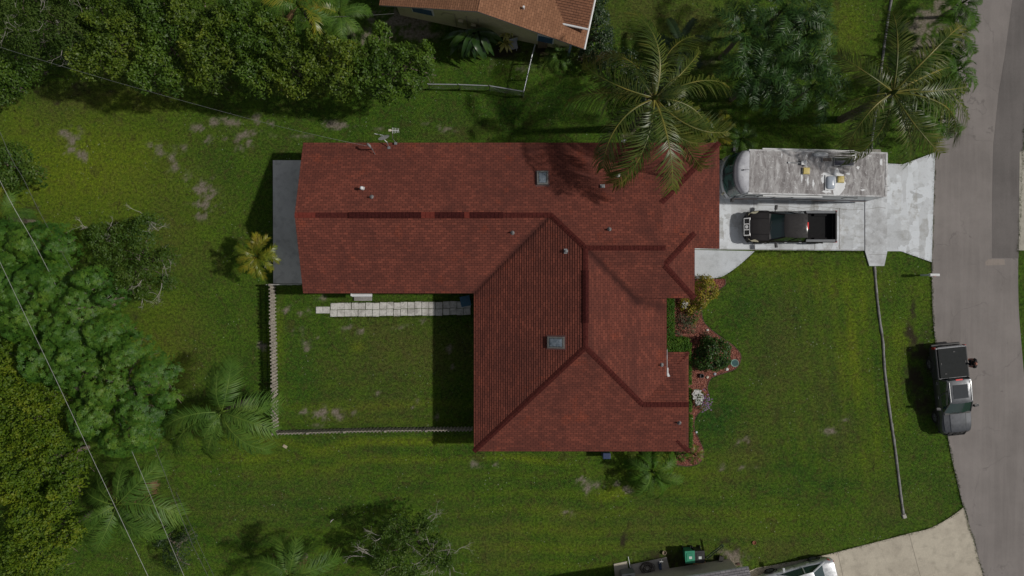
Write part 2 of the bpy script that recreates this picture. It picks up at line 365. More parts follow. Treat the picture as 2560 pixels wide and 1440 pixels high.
# ground: one sheet, finely divided where the photo looks, reaching the horizon
gx = np.concatenate([[-900, -300, -120, -60, -40], np.linspace(-33, 33, 441), [40, 60, 120, 300, 900]])
gy = np.concatenate([[-900, -300, -120, -60, -30], np.linspace(-19.5, 19.5, 261), [30, 60, 120, 300, 900]])
GX, GY = np.meshgrid(gx, gy); nx, ny = len(gx), len(gy)
V = np.stack([GX.ravel(), GY.ravel(), np.zeros(nx * ny)], 1)
ii = (np.arange(ny - 1)[:, None] * nx + np.arange(nx - 1)[None, :]).ravel()
Q = np.stack([ii, ii + 1, ii + nx + 1, ii + nx], 1)
g = np_mesh('ground', V, Q, None, M_LAWN); tag(g, kind='structure')
for nm, arr in zip(('bare', 'dirt', 'yel', 'dry', 'lush'), field(V[:, 0], V[:, 1])):
    a = g.data.attributes.new(nm, 'FLOAT', 'POINT'); a.data.foreach_set('value', arr.astype(np.float32))

# asphalt
def mat_asphalt(name, c, lane=True, crack=True):
    b = NB(name); p = b.pos(); n = b.noise(p, .35, 4, .6); n3 = b.noise(p, 60, 2, .8); n2 = b.noise(b.pos((4, .18, 1), rot=.03), .8, 4, .6)
    col = b.mix(b.ramp(n, [(.35, 0), (.65, 1)]), tuple(x * .88 for x in c), tuple(x * 1.12 for x in c))
    col = b.mix(b.math('MULTIPLY', b.ramp(n2, [(.45, 0), (.6, 1)]), .25), col, tuple(x * 1.3 for x in c))
    col = b.mix(.45, col, b.ramp(n3, [(.3, .25), (.7, .8)]), 'OVERLAY')
    if crack:
        v = b.n('ShaderNodeTexVoronoi', feature='DISTANCE_TO_EDGE'); v.inputs['Scale'].default_value = .28
        dv = b.n('ShaderNodeVectorMath', operation='ADD'); nz = b.n('ShaderNodeTexNoise'); nz.inputs['Scale'].default_value = 1.3; nz.inputs['Detail'].default_value = 5
        b.l(p, nz.inputs['Vector']); b.l(p, dv.inputs[0]); b.l(nz.outputs['Color'], dv.inputs[1]); b.l(dv.outputs[0], v.inputs['Vector'])
        cf = b.math('MULTIPLY', b.math('LESS_THAN', v.outputs['Distance'], .0045), b.ramp(b.noise(p, .4, 2), [(.48, 0), (.58, .35)]))
        col = b.mix(cf, col, tuple(x * .35 for x in c))
        sp = b.math('LESS_THAN', b.noise(p, 3.1, 2, .5), .24)
        col = b.mix(b.math('MULTIPLY', sp, .5), col, tuple(x * .45 for x in c))
    b.color(col); b.set(Roughness=.9, Specular_IOR_Level=.2); b.bump(n3, .4, .006)
    return b.m
M_ASPH = mat_asphalt('asphalt', (.220, .200, .190)); M_ASPH2 = mat_asphalt('asphalt_patch', (.148, .136, .131), crack=False)
left = smooth_line([(2440, -700), (2420, -300), (2392, 0), (2375, 150), (2346, 320), (2337, 381), (2331, 560), (2329, 656), (2331, 780), (2340, 870), (2368, 1085), (2388, 1185), (2408, 1268), (2430, 1340), (2457, 1440), (2560, 1800), (2700, 2300)])
right = smooth_line([(2700, -700), (2640, -300), (2590, 0), (2562, 300), (2548, 560), (2545, 650), (2546, 760), (2553, 860), (2566, 980), (2600, 1130), (2660, 1300), (2800, 1700), (2960, 2300)])
flat('road', PP(left + right[::-1]), .02, M_ASPH)
flat('road_patch', PP([(2536, -40), (2513, 130), (2496, 235), (2483, 360), (2480, 480), (2479, 645), (2545.5, 646), (2548.5, 560), (2562, 300), (2588, 0), (2592, -40)]), .025, M_ASPH2, z0=.005)
flat('road_patch', PP([(2462, 655), (2470, 648), (2510, 648), (2512, 662), (2490, 663), (2464, 664)]), .024, mat_asphalt('asphalt_light', (.27, .235, .21), crack=False), z0=.005)
flat('gravel_verge', PP([(2548.5, 380), (2560, 376), (2700, 370), (2700, 640), (2560, 626), (2546, 626)]), .03, mat_concrete('far_concrete', (.42, .40, .34), (.30, .28, .24), .6))

# white painted driveway with worn patches
def mat_drive():
    b = NB('driveway_paint'); p = b.pos()
    n1 = b.noise(p, .8, 5, .6, .3); n3 = b.noise(p, 30, 3, .75); n4 = b.noise(p, 3.5, 5, .7)
    def blocks(scale, sx, sy):
        v = b.n('ShaderNodeTexVoronoi', distance='CHEBYCHEV'); v.inputs['Scale'].default_value = scale; v.inputs['Randomness'].default_value = .8
        dv = b.n('ShaderNodeVectorMath', operation='ADD'); sc = b.n('ShaderNodeVectorMath', operation='SCALE'); nz = b.n('ShaderNodeTexNoise'); nz.inputs['Scale'].default_value = 4; nz.inputs['Detail'].default_value = 4
        q = b.pos((sx, sy, 0)); b.l(q, nz.inputs['Vector']); b.l(nz.outputs['Color'], sc.inputs[0]); sc.inputs['Scale'].default_value = .22; b.l(q, dv.inputs[0]); b.l(sc.outputs[0], dv.inputs[1]); b.l(dv.outputs[0], v.inputs['Vector'])
        return b.n('ShaderNodeSeparateColor'), v
    sp1, v1 = blocks(1.3, 1.5, .55); b.l(v1.outputs['Color'], sp1.inputs[0]); sp2, v2 = blocks(2.4, .6, 1.3); b.l(v2.outputs['Color'], sp2.inputs[0])
    c = b.mix(b.ramp(sp1.outputs[0], [(.35, 0), (.9, .8)]), (.66, .70, .74), (.48, .50, .52))
    c = b.mix(b.math('MULTIPLY', b.ramp(sp2.outputs[1], [(.62, 0), (.85, .6)]), b.ramp(n1, [(.4, .1), (.6, 1)])), c, (.30, .305, .30))
    c = b.mix(b.math('MULTIPLY', b.ramp(sp1.outputs[1], [(.75, 0), (.95, .6)]), b.ramp(n4, [(.4, .2), (.6, 1)])), c, (.28, .265, .23))
    c = b.mix(b.ramp(n4, [(.56, 0), (.72, .55)]), c, (.33, .33, .33))
    c = b.mix(b.ramp(b.noise(p, 2.3, 6, .75), [(.63, 0), (.70, .6)]), c, (.15, .14, .13))
    c = b.mix(.3, c, b.ramp(n3, [(.3, .3), (.7, .8)]), 'OVERLAY')
    b.color(c); b.set(Roughness=.7, Specular_IOR_Level=.3); b.bump(n3, .3, .004); return b.m
M_DRIVE = mat_drive()
flat('driveway', PP([(1700, 400), (2160, 404), (2160.5, 627), (1700, 623)]), .05, M_DRIVE)
flat('driveway', PP([(2217, 409), (2256, 411), (2337, 381), (2331, 560), (2328.5, 655.5), (2251, 628), (2217, 628)]), .046, M_DRIVE)
flat('culvert_crossing', PP([(2161, 395), (2216, 400), (2216.5, 629), (2209, 665), (2172, 665), (2161.5, 629)]), .09, mat_concrete('culvert_concrete', (.62, .65, .68), (.33, .33, .33), .75, 1.2))
flat('culvert_headwall', PP([(2163, 373), (2200, 374), (2202, 381), (2214, 383), (2214, 394), (2160, 392)]), .07, mat_concrete('headwall', (.33, .32, .29), (.18, .17, .15), .8, 2))
walk = [(1700, 624), (1886, 628)] + smooth_line([(1886, 628), (1868, 645), (1845, 665), (1815, 686), (1795, 694), (1770, 697)]) + [(1700, 697)]
flat('walkway', PP(walk), .042, mat_concrete('walk_paint', (.56, .60, .64), (.40, .42, .43), .5, .8))
# joints sawn in the driveway, cracks
jm = mat_plain('joint_dark', (.16, .14, .12), .9)
jb = MB()
def strip(mb, pts, wd, z0, z1):
    pts = [Vector((p[0], p[1], 0)) for p in pts]
    L, Rr = [], []
    for i, p in enumerate(pts):
        d = (pts[min(i + 1, len(pts) - 1)] - pts[max(i - 1, 0)]).normalized(); n = Vector((-d.y, d.x, 0)) * wd / 2
        L.append(p + n); Rr.append(p - n)
    mb.prism([(p.x, p.y) for p in L] + [(p.x, p.y) for p in Rr[::-1]], z0, z1)
for a, c in (((2034, 500), (2036, 623)), ((1884, 500), (1886, 626)), ((2098, 520), (2098, 623)), ((1802, 622.6), (2158, 625.6))):
    strip(jb, PP([a, c]), .022, .045, .054)
crk = [(1890, 513), (1930, 514), (1960, 518), (1975, 517), (2005, 521), (2036, 517), (2062, 518), (2090, 521), (2120, 525), (2157, 524)]
strip(jb, PP(crk), .016, .045, .0545)
o = build('driveway_joints', jb, jm); tag(o, kind='structure')
jb = MB(); strip(jb, PP([(2163, 523), (2178, 522), (2195, 518), (2213, 521)]), .016, .085, .094); strip(jb, PP([(2170, 636), (2213, 636)]), .014, .085, .094)
o = build('culvert_joints', jb, jm); tag(o, kind='structure')
# pale driveway of the house below
d2 = [(1700, 1500), (1872, 1428)] + smooth_line([(1890, 1420), (2040, 1392), (2150, 1365), (2270, 1334), (2322, 1321), (2370, 1296), (2408, 1268)]) + [(2430, 1340), (2457, 1440), (2560, 1800), (1700, 1900)]
M_CONC2 = mat_concrete('warm_concrete', (.50, .455, .37), (.36, .32, .26), .55, .9)
flat('concrete_drive', PP(d2), .034, M_CONC2)
jb = MB(); strip(jb, PP([(2093, 1379), (2107, 1440), (2130, 1540)]), .018, .03, .0385); strip(jb, PP([(2272, 1334), (2300, 1440), (2320, 1540)]), .018, .03, .0385)
tag(build('concrete_drive_joints', jb, jm), kind='structure')

# drainage gutter along the verge, in lengths
M_GUT = mat_concrete('gutter_concrete', (.27, .265, .26), (.12, .115, .11), .85, 4)
gut = smooth_line([(2186, 666), (2192, 740), (2199, 800), (2207, 855), (2211, 920), (2219, 990), (2229, 1063), (2236, 1110), (2246, 1190), (2252, 1240), (2258, 1284)], 5)
gut2 = smooth_line([(2262, -160), (2228, 0), (2214, 90), (2203, 170), (2188, 290), (2180, 345), (2178, 372)], 5)
for nm, line in (('gutter', gut), ('gutter', gut2)):
    mb = MB(); pts = PP(line)
    mb.tube([(x, y, .015 + .012 * math.sin(i * 2.1)) for i, (x, y) in enumerate(pts)], [.078 + .008 * math.sin(i * 1.7) for i in range(len(pts))], 8)
    tag(build('drain_pipe', mb, M_GUT, smooth=50), 'long grey drain pipe running down the verge to a broken end stone' if line is gut else 'grey drain pipe in the grass above the motorhome, under the palm', 'pipe')
mb = MB(); q = P(2260, 1290); mb.box((q.x, q.y, .04), (.26, .3, .12), .3, .8)
tag(build('concrete_block', mb, mat_concrete('block', (.42, .40, .36), (.25, .23, .2), .6, 5), bevel=.02), 'broken pale concrete block at the end of the long drain pipe', 'block')

# patio, mulch
flat('patio', PP([(683, 401), (790, 401), (790, 709), (684, 709)]), .07, mat_concrete('patio_concrete', (.68, .68, .66), (.44, .44, .43), .6, .9))
bed = smooth_line([(1812, 697), (1813, 710), (1800, 722), (1786, 735), (1768, 752), (1757, 768), (1754, 785), (1760, 806), (1775, 822), (1800, 842), (1830, 862), (1849, 882), (1851, 900), (1838, 922), (1805, 934), (1778, 945), (1768, 968), (1772, 990), (1765, 1015), (1740, 1040), (1735, 1070), (1748, 1100), (1758, 1125), (1757, 1145), (1742, 1160), (1715, 1165), (1688, 1160)], 5)
bed = [(1700, 697)] + bed + [(1690, 1120), (1640, 1120), (1640, 697)]
b = NB('red_mulch'); p = b.pos(); v = b.n('ShaderNodeTexVoronoi'); v.inputs['Scale'].default_value = 16; b.l(p, v.inputs['Vector'])
b.color(b.mix(.7, b.ramp(v.outputs['Color'], [(.1, (.08, .024, .018)), (.5, (.20, .065, .045)), (.9, (.36, .15, .11))]), b.ramp(b.noise(p, 25, 3, .7), [(.3, .1), (.7, .9)]), 'OVERLAY')); b.set(Roughness=.9); b.bump(v.outputs['Distance'], 1, .05)
flat('mulch_bed', PP(bed), .035, b.m)
mb = MB(); pts = PP(bed[1:-3]); mb.tube([(x, y, .03) for x, y in pts], .028, 6)
tag(build('bed_edging', mb, mat_plain('edging', (.10, .05, .04), .7), smooth=60), 'thin dark edging round the red mulch bed', 'edging')
rg = random.Random(5); mb = MB()
from_poly = PP(bed)
def inside(p, poly):
    c = False; n = len(poly); j = n - 1
    for i in range(n):
        if (poly[i][1] > p[1]) != (poly[j][1] > p[1]) and p[0] < (poly[j][0] - poly[i][0]) * (p[1] - poly[i][1]) / (poly[j][1] - poly[i][1]) + poly[i][0]: c = not c
        j = i
    return c
for i in range(9000):
    x, y = rg.uniform(8.4, 13.9), rg.uniform(-10.8, .6)
    if inside((x, y), from_poly): mb.box((x, y, .045), (rg.uniform(.03, .07), rg.uniform(.015, .03), .012), rg.uniform(0, 3.1))
me = bpy.data.meshes.new('mulch_chips'); me.from_pydata(mb.v, [], mb.f)
b = NB('chips'); gi = b.n('ShaderNodeNewGeometry'); b.color(b.ramp(gi.outputs['Random Per Island'], [(0, (.16, .035, .02)), (.6, (.33, .10, .06)), (1, (.50, .25, .18))])); b.set(Roughness=.9)
tag(link('mulch_chips', me, b.m), 'red bark chips lying over the flower bed', 'mulch', kind='stuff')

# ------------------------------------------------------------------ roofs
def roof_faces(planes, course=.14, t=.027, slab=.14):
    """planes: list of ([(x, y)...], zfunc, downslope (dx, dy)); returns mb with uv for courses, and a slab mb"""
    V_, F_, UV_ = [], [], []; sb = MB()
    for poly, zf, dn in planes:
        pts = [Vector((x, y, zf(x, y))) for x, y in poly]
        nrm = Vector((0, 0, 0))
        for i in range(len(pts)):
            a, b_ = pts[i], pts[(i + 1) % len(pts)]
            nrm += Vector(((a.y - b_.y) * (a.z + b_.z), (a.z - b_.z) * (a.x + b_.x), (a.x - b_.x) * (a.y + b_.y)))
        nrm.normalize()
        if nrm.z < 0: pts = pts[::-1]; nrm = -nrm
        n = len(pts)
        sb.add([p - Vector((0, 0, .012)) for p in pts] + [p - Vector((0, 0, slab)) for p in pts], [tuple(range(n)), tuple(range(2 * n - 1, n - 1, -1))] + [(i, i + n, (i + 1) % n + n, (i + 1) % n) for i in range(n)])
        e = Vector((0, 0, 1)).cross(nrm).normalized(); up = nrm.cross(e).normalized()
        if up.z < 0: up = -up
        vv = [p.dot(up) for p in pts]; v0, v1 = min(vv), max(vv); k = 0
        while v0 + k * course < v1 - 1e-4:
            a, b_ = v0 + k * course, min(v0 + (k + 1) * course, v1); k += 1
            cur = pts
            for lim, sg in ((a, 1), (b_, -1)):
                out = []
                for i in range(len(cur)):
                    p, q = cur[i], cur[(i + 1) % len(cur)]; dp, dq = (p.dot(up) - lim) * sg, (q.dot(up) - lim) * sg
                    if dp >= -1e-7: out.append(p)
                    if (dp > 1e-7 and dq < -1e-7) or (dp < -1e-7 and dq > 1e-7): out.append(p.lerp(q, dp / (dp - dq)))
                cur = out
                if len(cur) < 3: break
            if len(cur) < 3: continue
            o = len(V_); idx = []
            for p in cur:
                f = 1 - (p.dot(up) - a) / course
                V_.append(p + nrm * (t * f)); idx.append(len(V_) - 1)
            F_.append(tuple(idx)); UV_.append([(p.dot(e), (k - 1) * .14 + (p.dot(up) - a)) for p in cur])
            for i in range(len(cur)):
                p, q = cur[i], cur[(i + 1) % len(cur)]
                if abs(p.dot(up) - a) < 1e-5 and abs(q.dot(up) - a) < 1e-5 and (p - q).length > 1e-4:
                    o = len(V_); V_ += [p, q, q + nrm * t, p + nrm * t]; F_.append((o, o + 1, o + 2, o + 3))
                    UV_.append([(p.dot(e), (k - 1) * .14), (q.dot(e), (k - 1) * .14), (q.dot(e), (k - 1) * .14 + .001), (p.dot(e), (k - 1) * .14 + .001)])
    return V_, F_, UV_, sb
def roof_object(planes, mat, slabmat, parent, **kw):
    V_, F_, UV_, sb = roof_faces(planes, **kw)
    me = bpy.data.meshes.new('roof'); me.from_pydata([tuple(v) for v in V_], [], F_); me.update()
    uvl = me.uv_layers.new(name='UVMap'); flat_ = [c for f in UV_ for uv in f for c in uv]; uvl.data.foreach_set('uv', flat_)
    r = link('roof', me, mat, parent)
    build('fascia', sb, slabmat, r)
    return r
def cap_strip(p0, p1, wd=.29, seg=.2, lift=.02, drop=.04):
    """overlapping ridge shingles from p0 to p1: real lapped pieces"""
    mb = MB(); p0, p1 = Vector(p0), Vector(p1); d = p1 - p0; L = d.length; d.normalize(); n = Vector((-d.y, d.x, 0)).normalized() * wd / 2
    m = max(1, int(L / seg))
    for i in range(m):
        a, b_ = p0 + d * (L * i / m), p0 + d * (L * (i + 1) / m + .03)
        ua, ub = Vector((0, 0, lift + .018)), Vector((0, 0, lift)); dr = Vector((0, 0, drop))
        mb.add([a + n - dr + ua, a + ua, a - n - dr + ua, b_ + n - dr + ub, b_ + ub, b_ - n - dr + ub, a + n - dr * 2, a - n - dr * 2], [(0, 3, 4, 1), (1, 4, 5, 2), (0, 1, 2, 7, 6)])
    return mb

M_ROOF = mat_shingle('red_shingle', (.095, .030, .022), (.182, .054, .037), (.300, .088, .056), (.068, .025, .021), (.042, .014, .012), .5, shade_lines=[(3.94, 2.14, 6.9, -.75, .30, .75), (6.9, -.75, 8.9, -1.15, .40, .6), (2.11, 3.97, -2.16, -.3, .22, .7)])  # soft shade painted in along the valley creases and below the upper eave
M_CAP = mat_plain('ridge_shingle', (.072, .018, .015), .95, var=.35, scale=9, kind='geo', spec=.08)
M_CAP2 = mat_plain('ridge_vent_shingle', (.050, .012, .011), .95, var=.35, scale=9, kind='geo', spec=.08)
M_CAPB = mat_plain('new_ridge_shingle', (.155, .034, .025), .95, var=.2, scale=9, kind='geo', spec=.08)
M_FASC = mat_plain('fascia_paint', (.20, .06, .05), .6, kind='geo')
M_STUC = mat_plain('stucco', (.55, .50, .40), .9, var=.08, kind='geo')
M_WHITE = mat_plain('white_paint', (.72, .73, .74), .5, var=.06)
M_METAL = mat_plain('galvanised_metal', (.42, .43, .44), .4, .8, var=.15)
M_DARK = mat_plain('dark_plastic', (.02, .02, .022), .5, var=.2)
M_RUBBER = mat_plain('rubber', (.018, .018, .019), .8, var=.2)
M_GLASSD = mat_plain('dark_glass', (.010, .014, .016), .06, var=.1, spec=.8)

m_ = 5 / 12; ZE = 2.8
house = thing('house', 'red shingled L-shaped bungalow roof filling the middle of the plot', 'house', (2, 0, 0))
N = lambda x, y: ZE + m_ * (8.24 - y)
S1 = lambda x, y: ZE + m_ * (y + .295)
W = lambda x, y: ZE + m_ * (x + 2.157)
S = lambda x, y: ZE + m_ * (y + 9.262)
E = lambda x, y: 5.34 - m_ * (x - 3.94)
S2 = lambda x, y: 5.34 - m_ * (2.143 - y)
BE = lambda x, y: 4.22 + m_ * (10.03 - x)
CN = lambda x, y: 4.22 + m_ * (3.01 - y)
SA = lambda x, y: ZE + m_ * (11.76 - x)
D = lambda x, y: 3.97 - m_ * (y + 6.455)
SK = lambda x, y: ZE + m_ * (10.01 - x)
planes = [
 ([(-11.85, 8.24), (11.76, 8.24), (8.2, 4.68), (8.2, 2.143), (3.94, 2.143), (2.115, 3.9725), (-11.85, 3.9725)], N, 0),
 ([(-11.85, -.295), (-2.157, -.295), (2.115, 3.9725), (-11.85, 3.9725)], S1, 0),
 ([(-2.157, -9.262), (-2.157, -.295), (2.115, 3.9725), (3.94, 2.143), (3.94, -3.166)], W, 0),
 ([(-2.157, -9.262), (10.01, -9.262), (9.72, -8.972), (9.72, -6.455), (7.229, -6.455), (3.94, -3.166)], S, 0),
 ([(3.94, 2.143), (3.94, -3.166), (7.229, -6.455), (8.655, -5.03), (8.655, .08), (6.003, .08)], E, 0),
 ([(3.94, 2.143), (8.2, 2.143), (8.2, 1.28), (8.25, 1.23), (10.03, -.55), (6.633, -.55)], S2, 0),
 ([(8.25, 1.23), (10.03, 3.01), (10.03, -.55)], BE, 0),
 ([(8.25, 1.23), (10.03, 3.01), (7.95, 3.01), (7.95, 1.23)], CN, 0),
 ([(11.76, 8.24), (11.76, 2.225), (10.0, 2.225), (10.0, 2.98), (7.95, 2.98), (7.95, 4.43), ], SA, 0),
 ([(7.229, -6.455), (9.72, -6.455), (9.72, -3.93), (10.01, -3.64), (8.655, -3.64), (8.655, -5.03)], D, 0),
 ([(10.01, -9.262), (10.01, -3.64), (9.33, -4.32), (9.33, -8.58)], SK, 0)]
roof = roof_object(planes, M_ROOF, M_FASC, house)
# walls
mb = MB()
for x0, x1, y0, y1, zt in ((-11.4, 9.6, .15, 7.8, 2.66), (9.6, 11.3, 2.65, 7.8, 2.66), (-1.7, 8.2, -8.8, .15, 2.66), (8.2, 9.55, -8.8, -4.1, 2.66), (8.06, 8.2, -4.1, -.2, 3.35), (6.3, 8.0, .02, .14, 4.25)):
    mb.box(((x0 + x1) / 2, (y0 + y1) / 2, zt / 2), (x1 - x0, y1 - y0, zt))
def gable(mb, x, th, prof):
    n = len(prof)
    mb.add([(x, y, z) for y, z in prof] + [(x + th, y, z) for y, z in prof], [tuple(range(n)), tuple(range(2 * n - 1, n - 1, -1))] + [(i, (i + 1) % n, (i + 1) % n + n, i + n) for i in range(n)])
gable(mb, -11.4, .12, [(7.7, 2.67), (3.97, 4.42), (.25, 2.67)])
gable(mb, 7.98, .12, [(4.4, 4.1), (2.14, 5.17), (1.25, 4.8), (1.25, 4.3), (3.0, 3.9)])
gable(mb, 9.34, .1, [(-8.5, 2.9), (-6.455, 3.80), (-4.3, 2.95)])
build('wall', mb, M_STUC, house)
for x, y in ((9.8, -.3), (9.8, 2.0)):
    build('porch_column', MB().box((x, y, 2.02), (.2, .2, 4.0)), M_WHITE, house, bevel=.02)
gd = build('garage_door', MB().box((11.32, 5.2, 1.1), (.05, 4.9, 2.2)), M_WHITE, house)
for k in range(4): build('door_panel', MB().box((11.355, 5.2, .28 + .54 * k), (.02, 4.7, .48)), M_WHITE, gd, bevel=.01)
build('front_door', MB().box((9.62, 1.6, 1.05), (.05, .95, 2.1)), mat_plain('door_red', (.25, .05, .04), .5), house, bevel=.01)
for x, y, wx, wy in ((-6, .13, 1.4, .05), (1.2, -8.82, 1.5, .05), (5, -8.82, 1.5, .05), (8.21, -2.4, .05, 2.0), (9.56, -6.4, .05, 1.6), (-1.72, -3, .05, 1.5), (-8, 7.82, 1.2, .05), (-2, 7.82, 1.2, .05), (-11.42, 4, .05, 2.2)):
    wf = build('window', MB().box((x, y, 1.5), (wx + (.1 if wx > .06 else 0), wy + (.1 if wy > .06 else 0), 1.2)), M_WHITE, house)
    build('pane', MB().box((x, y, 1.5), (wx if wx > .06 else .06, wy if wy > .06 else .06, 1.05)), M_GLASSD, wf)
# caps
def ridge(pts, **kw):
    mat = kw.pop('mat', M_CAP); nm = kw.pop('name', 'ridge_cap')
    return build(nm, cap_strip(*pts, **kw), mat, house)
def v3(x, y, f): return (x, y, f(x, y))
ridge((v3(-11.85, 3.9725, N), v3(-10.7, 3.9725, N)), mat=M_CAPB); ridge((v3(-10.7, 3.9725, N), v3(-8.9, 3.9725, N)))
ridge((v3(-.5, 3.9725, N), v3(2.15, 3.9725, N)))
ridge(((2.115, 3.9725, 4.58), (3.94, 2.143, 5.34))); ridge(((3.94, 2.143, 5.34), (8.2, 2.143, 5.34)), wd=.27)
ridge(((3.94, 2.143, 5.34), (3.94, .95, 5.34))); ridge(((3.94, -1.85, 5.34), (3.94, -3.166, 5.34)))
ridge(((3.94, -3.166, 5.34), v3(-2.157, -9.262, S))); ridge(((3.94, -3.166, 5.34), (7.229, -6.455, 3.97)))
ridge(((7.229, -6.455, 3.97), (9.74, -6.455, 3.97)))
ridge((v3(8.2, 4.68, N), v3(11.76, 8.24, N)), wd=.3); ridge(((8.25, 1.23, 4.96), (10.03, -.55, 4.22)), wd=.3); ridge(((8.25, 1.23, 4.96), (10.03, 3.01, 4.22)), wd=.3)
ridge((v3(9.33, -8.58, SK), v3(10.01, -9.262, SK)), wd=.26); ridge((v3(9.36, -4.34, SK), v3(10.01, -3.66, SK)), wd=.2)
def ridge_vent(a, b_, mat=M_CAP2):
    a, b_ = Vector(a), Vector(b_); d = (b_ - a); L = d.length; d.normalize(); n = Vector((-d.y, d.x, 0)) * .17; u = Vector((0, 0, 1))
    mb = MB(); mb.loft([[p + n * 1.0 - u * .075, p + n * 1.0 + u * .0, p + u * .085, p - n * 1.0 + u * .0, p - n * 1.0 - u * .075] for p in (a, b_)])
    rv = build('ridge_vent', mb, mat, house)
    cp = cap_strip(a + u * .075, b_ + u * .075, wd=.31, seg=.2, lift=.012, drop=.075); build('vent_cap', cp, mat, rv)
ridge_vent((-8.9, 3.9725, 4.58), (-4.95, 3.9725, 4.58)); ridge_vent((-4.95, 3.9725, 4.58), (-4.2, 3.9725, 4.58), M_CAPB); ridge_vent((-4.2, 3.9725, 4.58), (-2.6, 3.9725, 4.58)); ridge_vent((-2.6, 3.9725, 4.58), (-2.3, 3.9725, 4.58), M_CAPB); ridge_vent((-2.3, 3.9725, 4.58), (-.5, 3.9725, 4.58))
ridge_vent((3.94, .95, 5.34), (3.94, -1.85, 5.34))
# valley darkening is soft shade painted into the shingle colour
M_FLASH = mat_plain('flashing', (.33, .31, .31), .55, .3, var=.4, scale=8, kind='geo')
def on(px, py, f):
    z = 3.5
    for _ in range(12): p = P(px, py, z); z = f(p.x, p.y)
    return Vector((p.x, p.y, z))
def align(nrm):
    return Vector(nrm).normalized().to_track_quat('Z', 'Y').to_matrix()
NRM = {'N': (0, m_, 1), 'S1': (0, -m_, 1), 'S': (0, -m_, 1), 'S2': (0, -m_, 1), 'W': (-m_, 0, 1), 'E': (m_, 0, 1)}
def skylight(px, py, f, key, sx, sy):
    c = on(px, py, f); M = align(NRM[key])
    e1 = Vector((1, 0, 0)); nrm = Vector(NRM[key]).normalized(); e1 = (e1 - nrm * e1.dot(nrm)).normalized(); e2 = nrm.cross(e1)
    M = Matrix((e1, e2, nrm)).transposed()
    mb = MB(); h = .16; wd = .09
    for dx, dy, ax, ay in ((0, sy / 2 - wd / 2, sx, wd), (0, -sy / 2 + wd / 2, sx, wd), (sx / 2 - wd / 2, 0, wd, sy - 2 * wd), (-sx / 2 + wd / 2, 0, wd, sy - 2 * wd)):
        mb.box(c + M @ Vector((dx, dy, h / 2)), (ax, ay, h), rot=M)
    s = build('skylight', mb, mat_plain('skylight_frame', (.20, .20, .19), .5, .4, var=.25, scale=9), house, bevel=.01)
    b = NB('skylight_acrylic'); b.color(b.ramp(b.noise(b.pos(), 7, 5, .7), [(.35, (.10, .13, .16)), (.7, (.24, .28, .32))])); b.set(Roughness=.25)
    mb = MB(); rings = []
    for t, hh in ((1, .10), (.9, .17), (.6, .205), (.2, .215)):
        rings.append([c + M @ Vector((a * t * (sx / 2 - wd), q * t * (sy / 2 - wd), hh)) for a, q in ((-1, -1), (1, -1), (1, 1), (-1, 1))])
    mb.loft(rings); build('pane', mb, b.m, s, smooth=30)
    build('flashing', MB().box(c + M @ Vector((0, 0, .02)), (sx + .16, sy + .16, .02), rot=M), mat_plain('sky_flash', (.12, .05, .045), .7), s)
skylight(1356, 447, N, 'N', .62, .86); skylight(1391, 856, W, 'W', .95, .64)
def pipe_vent(px, py, f, kind):
    c = on(px, py, f); mb = MB()
    if kind == 'cap':   # round pipe in a lead boot
        v = build('vent_pipe', MB().cyl((c.x, c.y, c.z - .15), .045, .42, 14), M_METAL, house, smooth=40)
        build('boot', MB().lathe((c.x, c.y, c.z - .06), [(.15, 0), (.14, .03), (.07, .16), (.05, .2)], 16), mat_plain('boot', (.22, .22, .22), .6), v, smooth=40)
        build('bore', MB().cyl((c.x, c.y, c.z + .268), .03, .006, 12), M_DARK, v)
    elif kind == 'white':
        v = build('vent_pipe', MB().cyl((c.x, c.y, c.z - .15), .06, .5, 14), M_WHITE, house, smooth=40)
        build('vent_hood', MB().lathe((c.x, c.y, c.z + .35), [(.07, 0), (.10, .02), (.09, .09), (.03, .13), (0.001, .135)], 14), M_WHITE, v, smooth=50)
        build('boot', MB().lathe((c.x, c.y, c.z - .06), [(.15, 0), (.14, .03), (.07, .14)], 16), mat_plain('boot', (.45, .45, .45), .6), v, smooth=40)
    else:
        v = build('vent_hood', MB().box((c.x, c.y, c.z + .10), (.17, .16, .18), 0, .85), mat_plain('hood_grey', (.22, .225, .23), .6), house, bevel=.015)
        build('flange', MB().box((c.x, c.y, c.z + .02), (.26, .26, .02)), M_METAL, v)
for a in ((907, 472, N, 'white'), (929, 493, N, 'cap'), (1281, 581, S1, 'cap'), (1506, 467, N, 'box'), (1544, 440, N, 'white'), (1523, 574, N, 'cap'), (1416, 628, W, 'box'), (1653, 912, E, 'cap'), (1698, 1056, S, 'cap')): pipe_vent(*a)
mb = MB(); c = on(1669, 922, D); mb.box((8.70, -4.2, 3.20), (.04, 1.5, .3)); build('flashing', mb, M_FLASH, house)
mb = MB(); mb.add([(8.70, -4.45, D(0, -4.45) + .03), (8.80, -4.5, D(0, -4.5) + .03), (8.78, -4.75, D(0, -4.75) + .035), (8.86, -4.95, D(0, -4.95) + .035), (8.72, -4.98, D(0, -4.98) + .035), (8.69, -4.7, D(0, -4.7) + .035)], [(0, 1, 2, 3, 4, 5)])
build('sealant_patch', mb, mat_plain('sealant', (.75, .76, .78), .5), house)

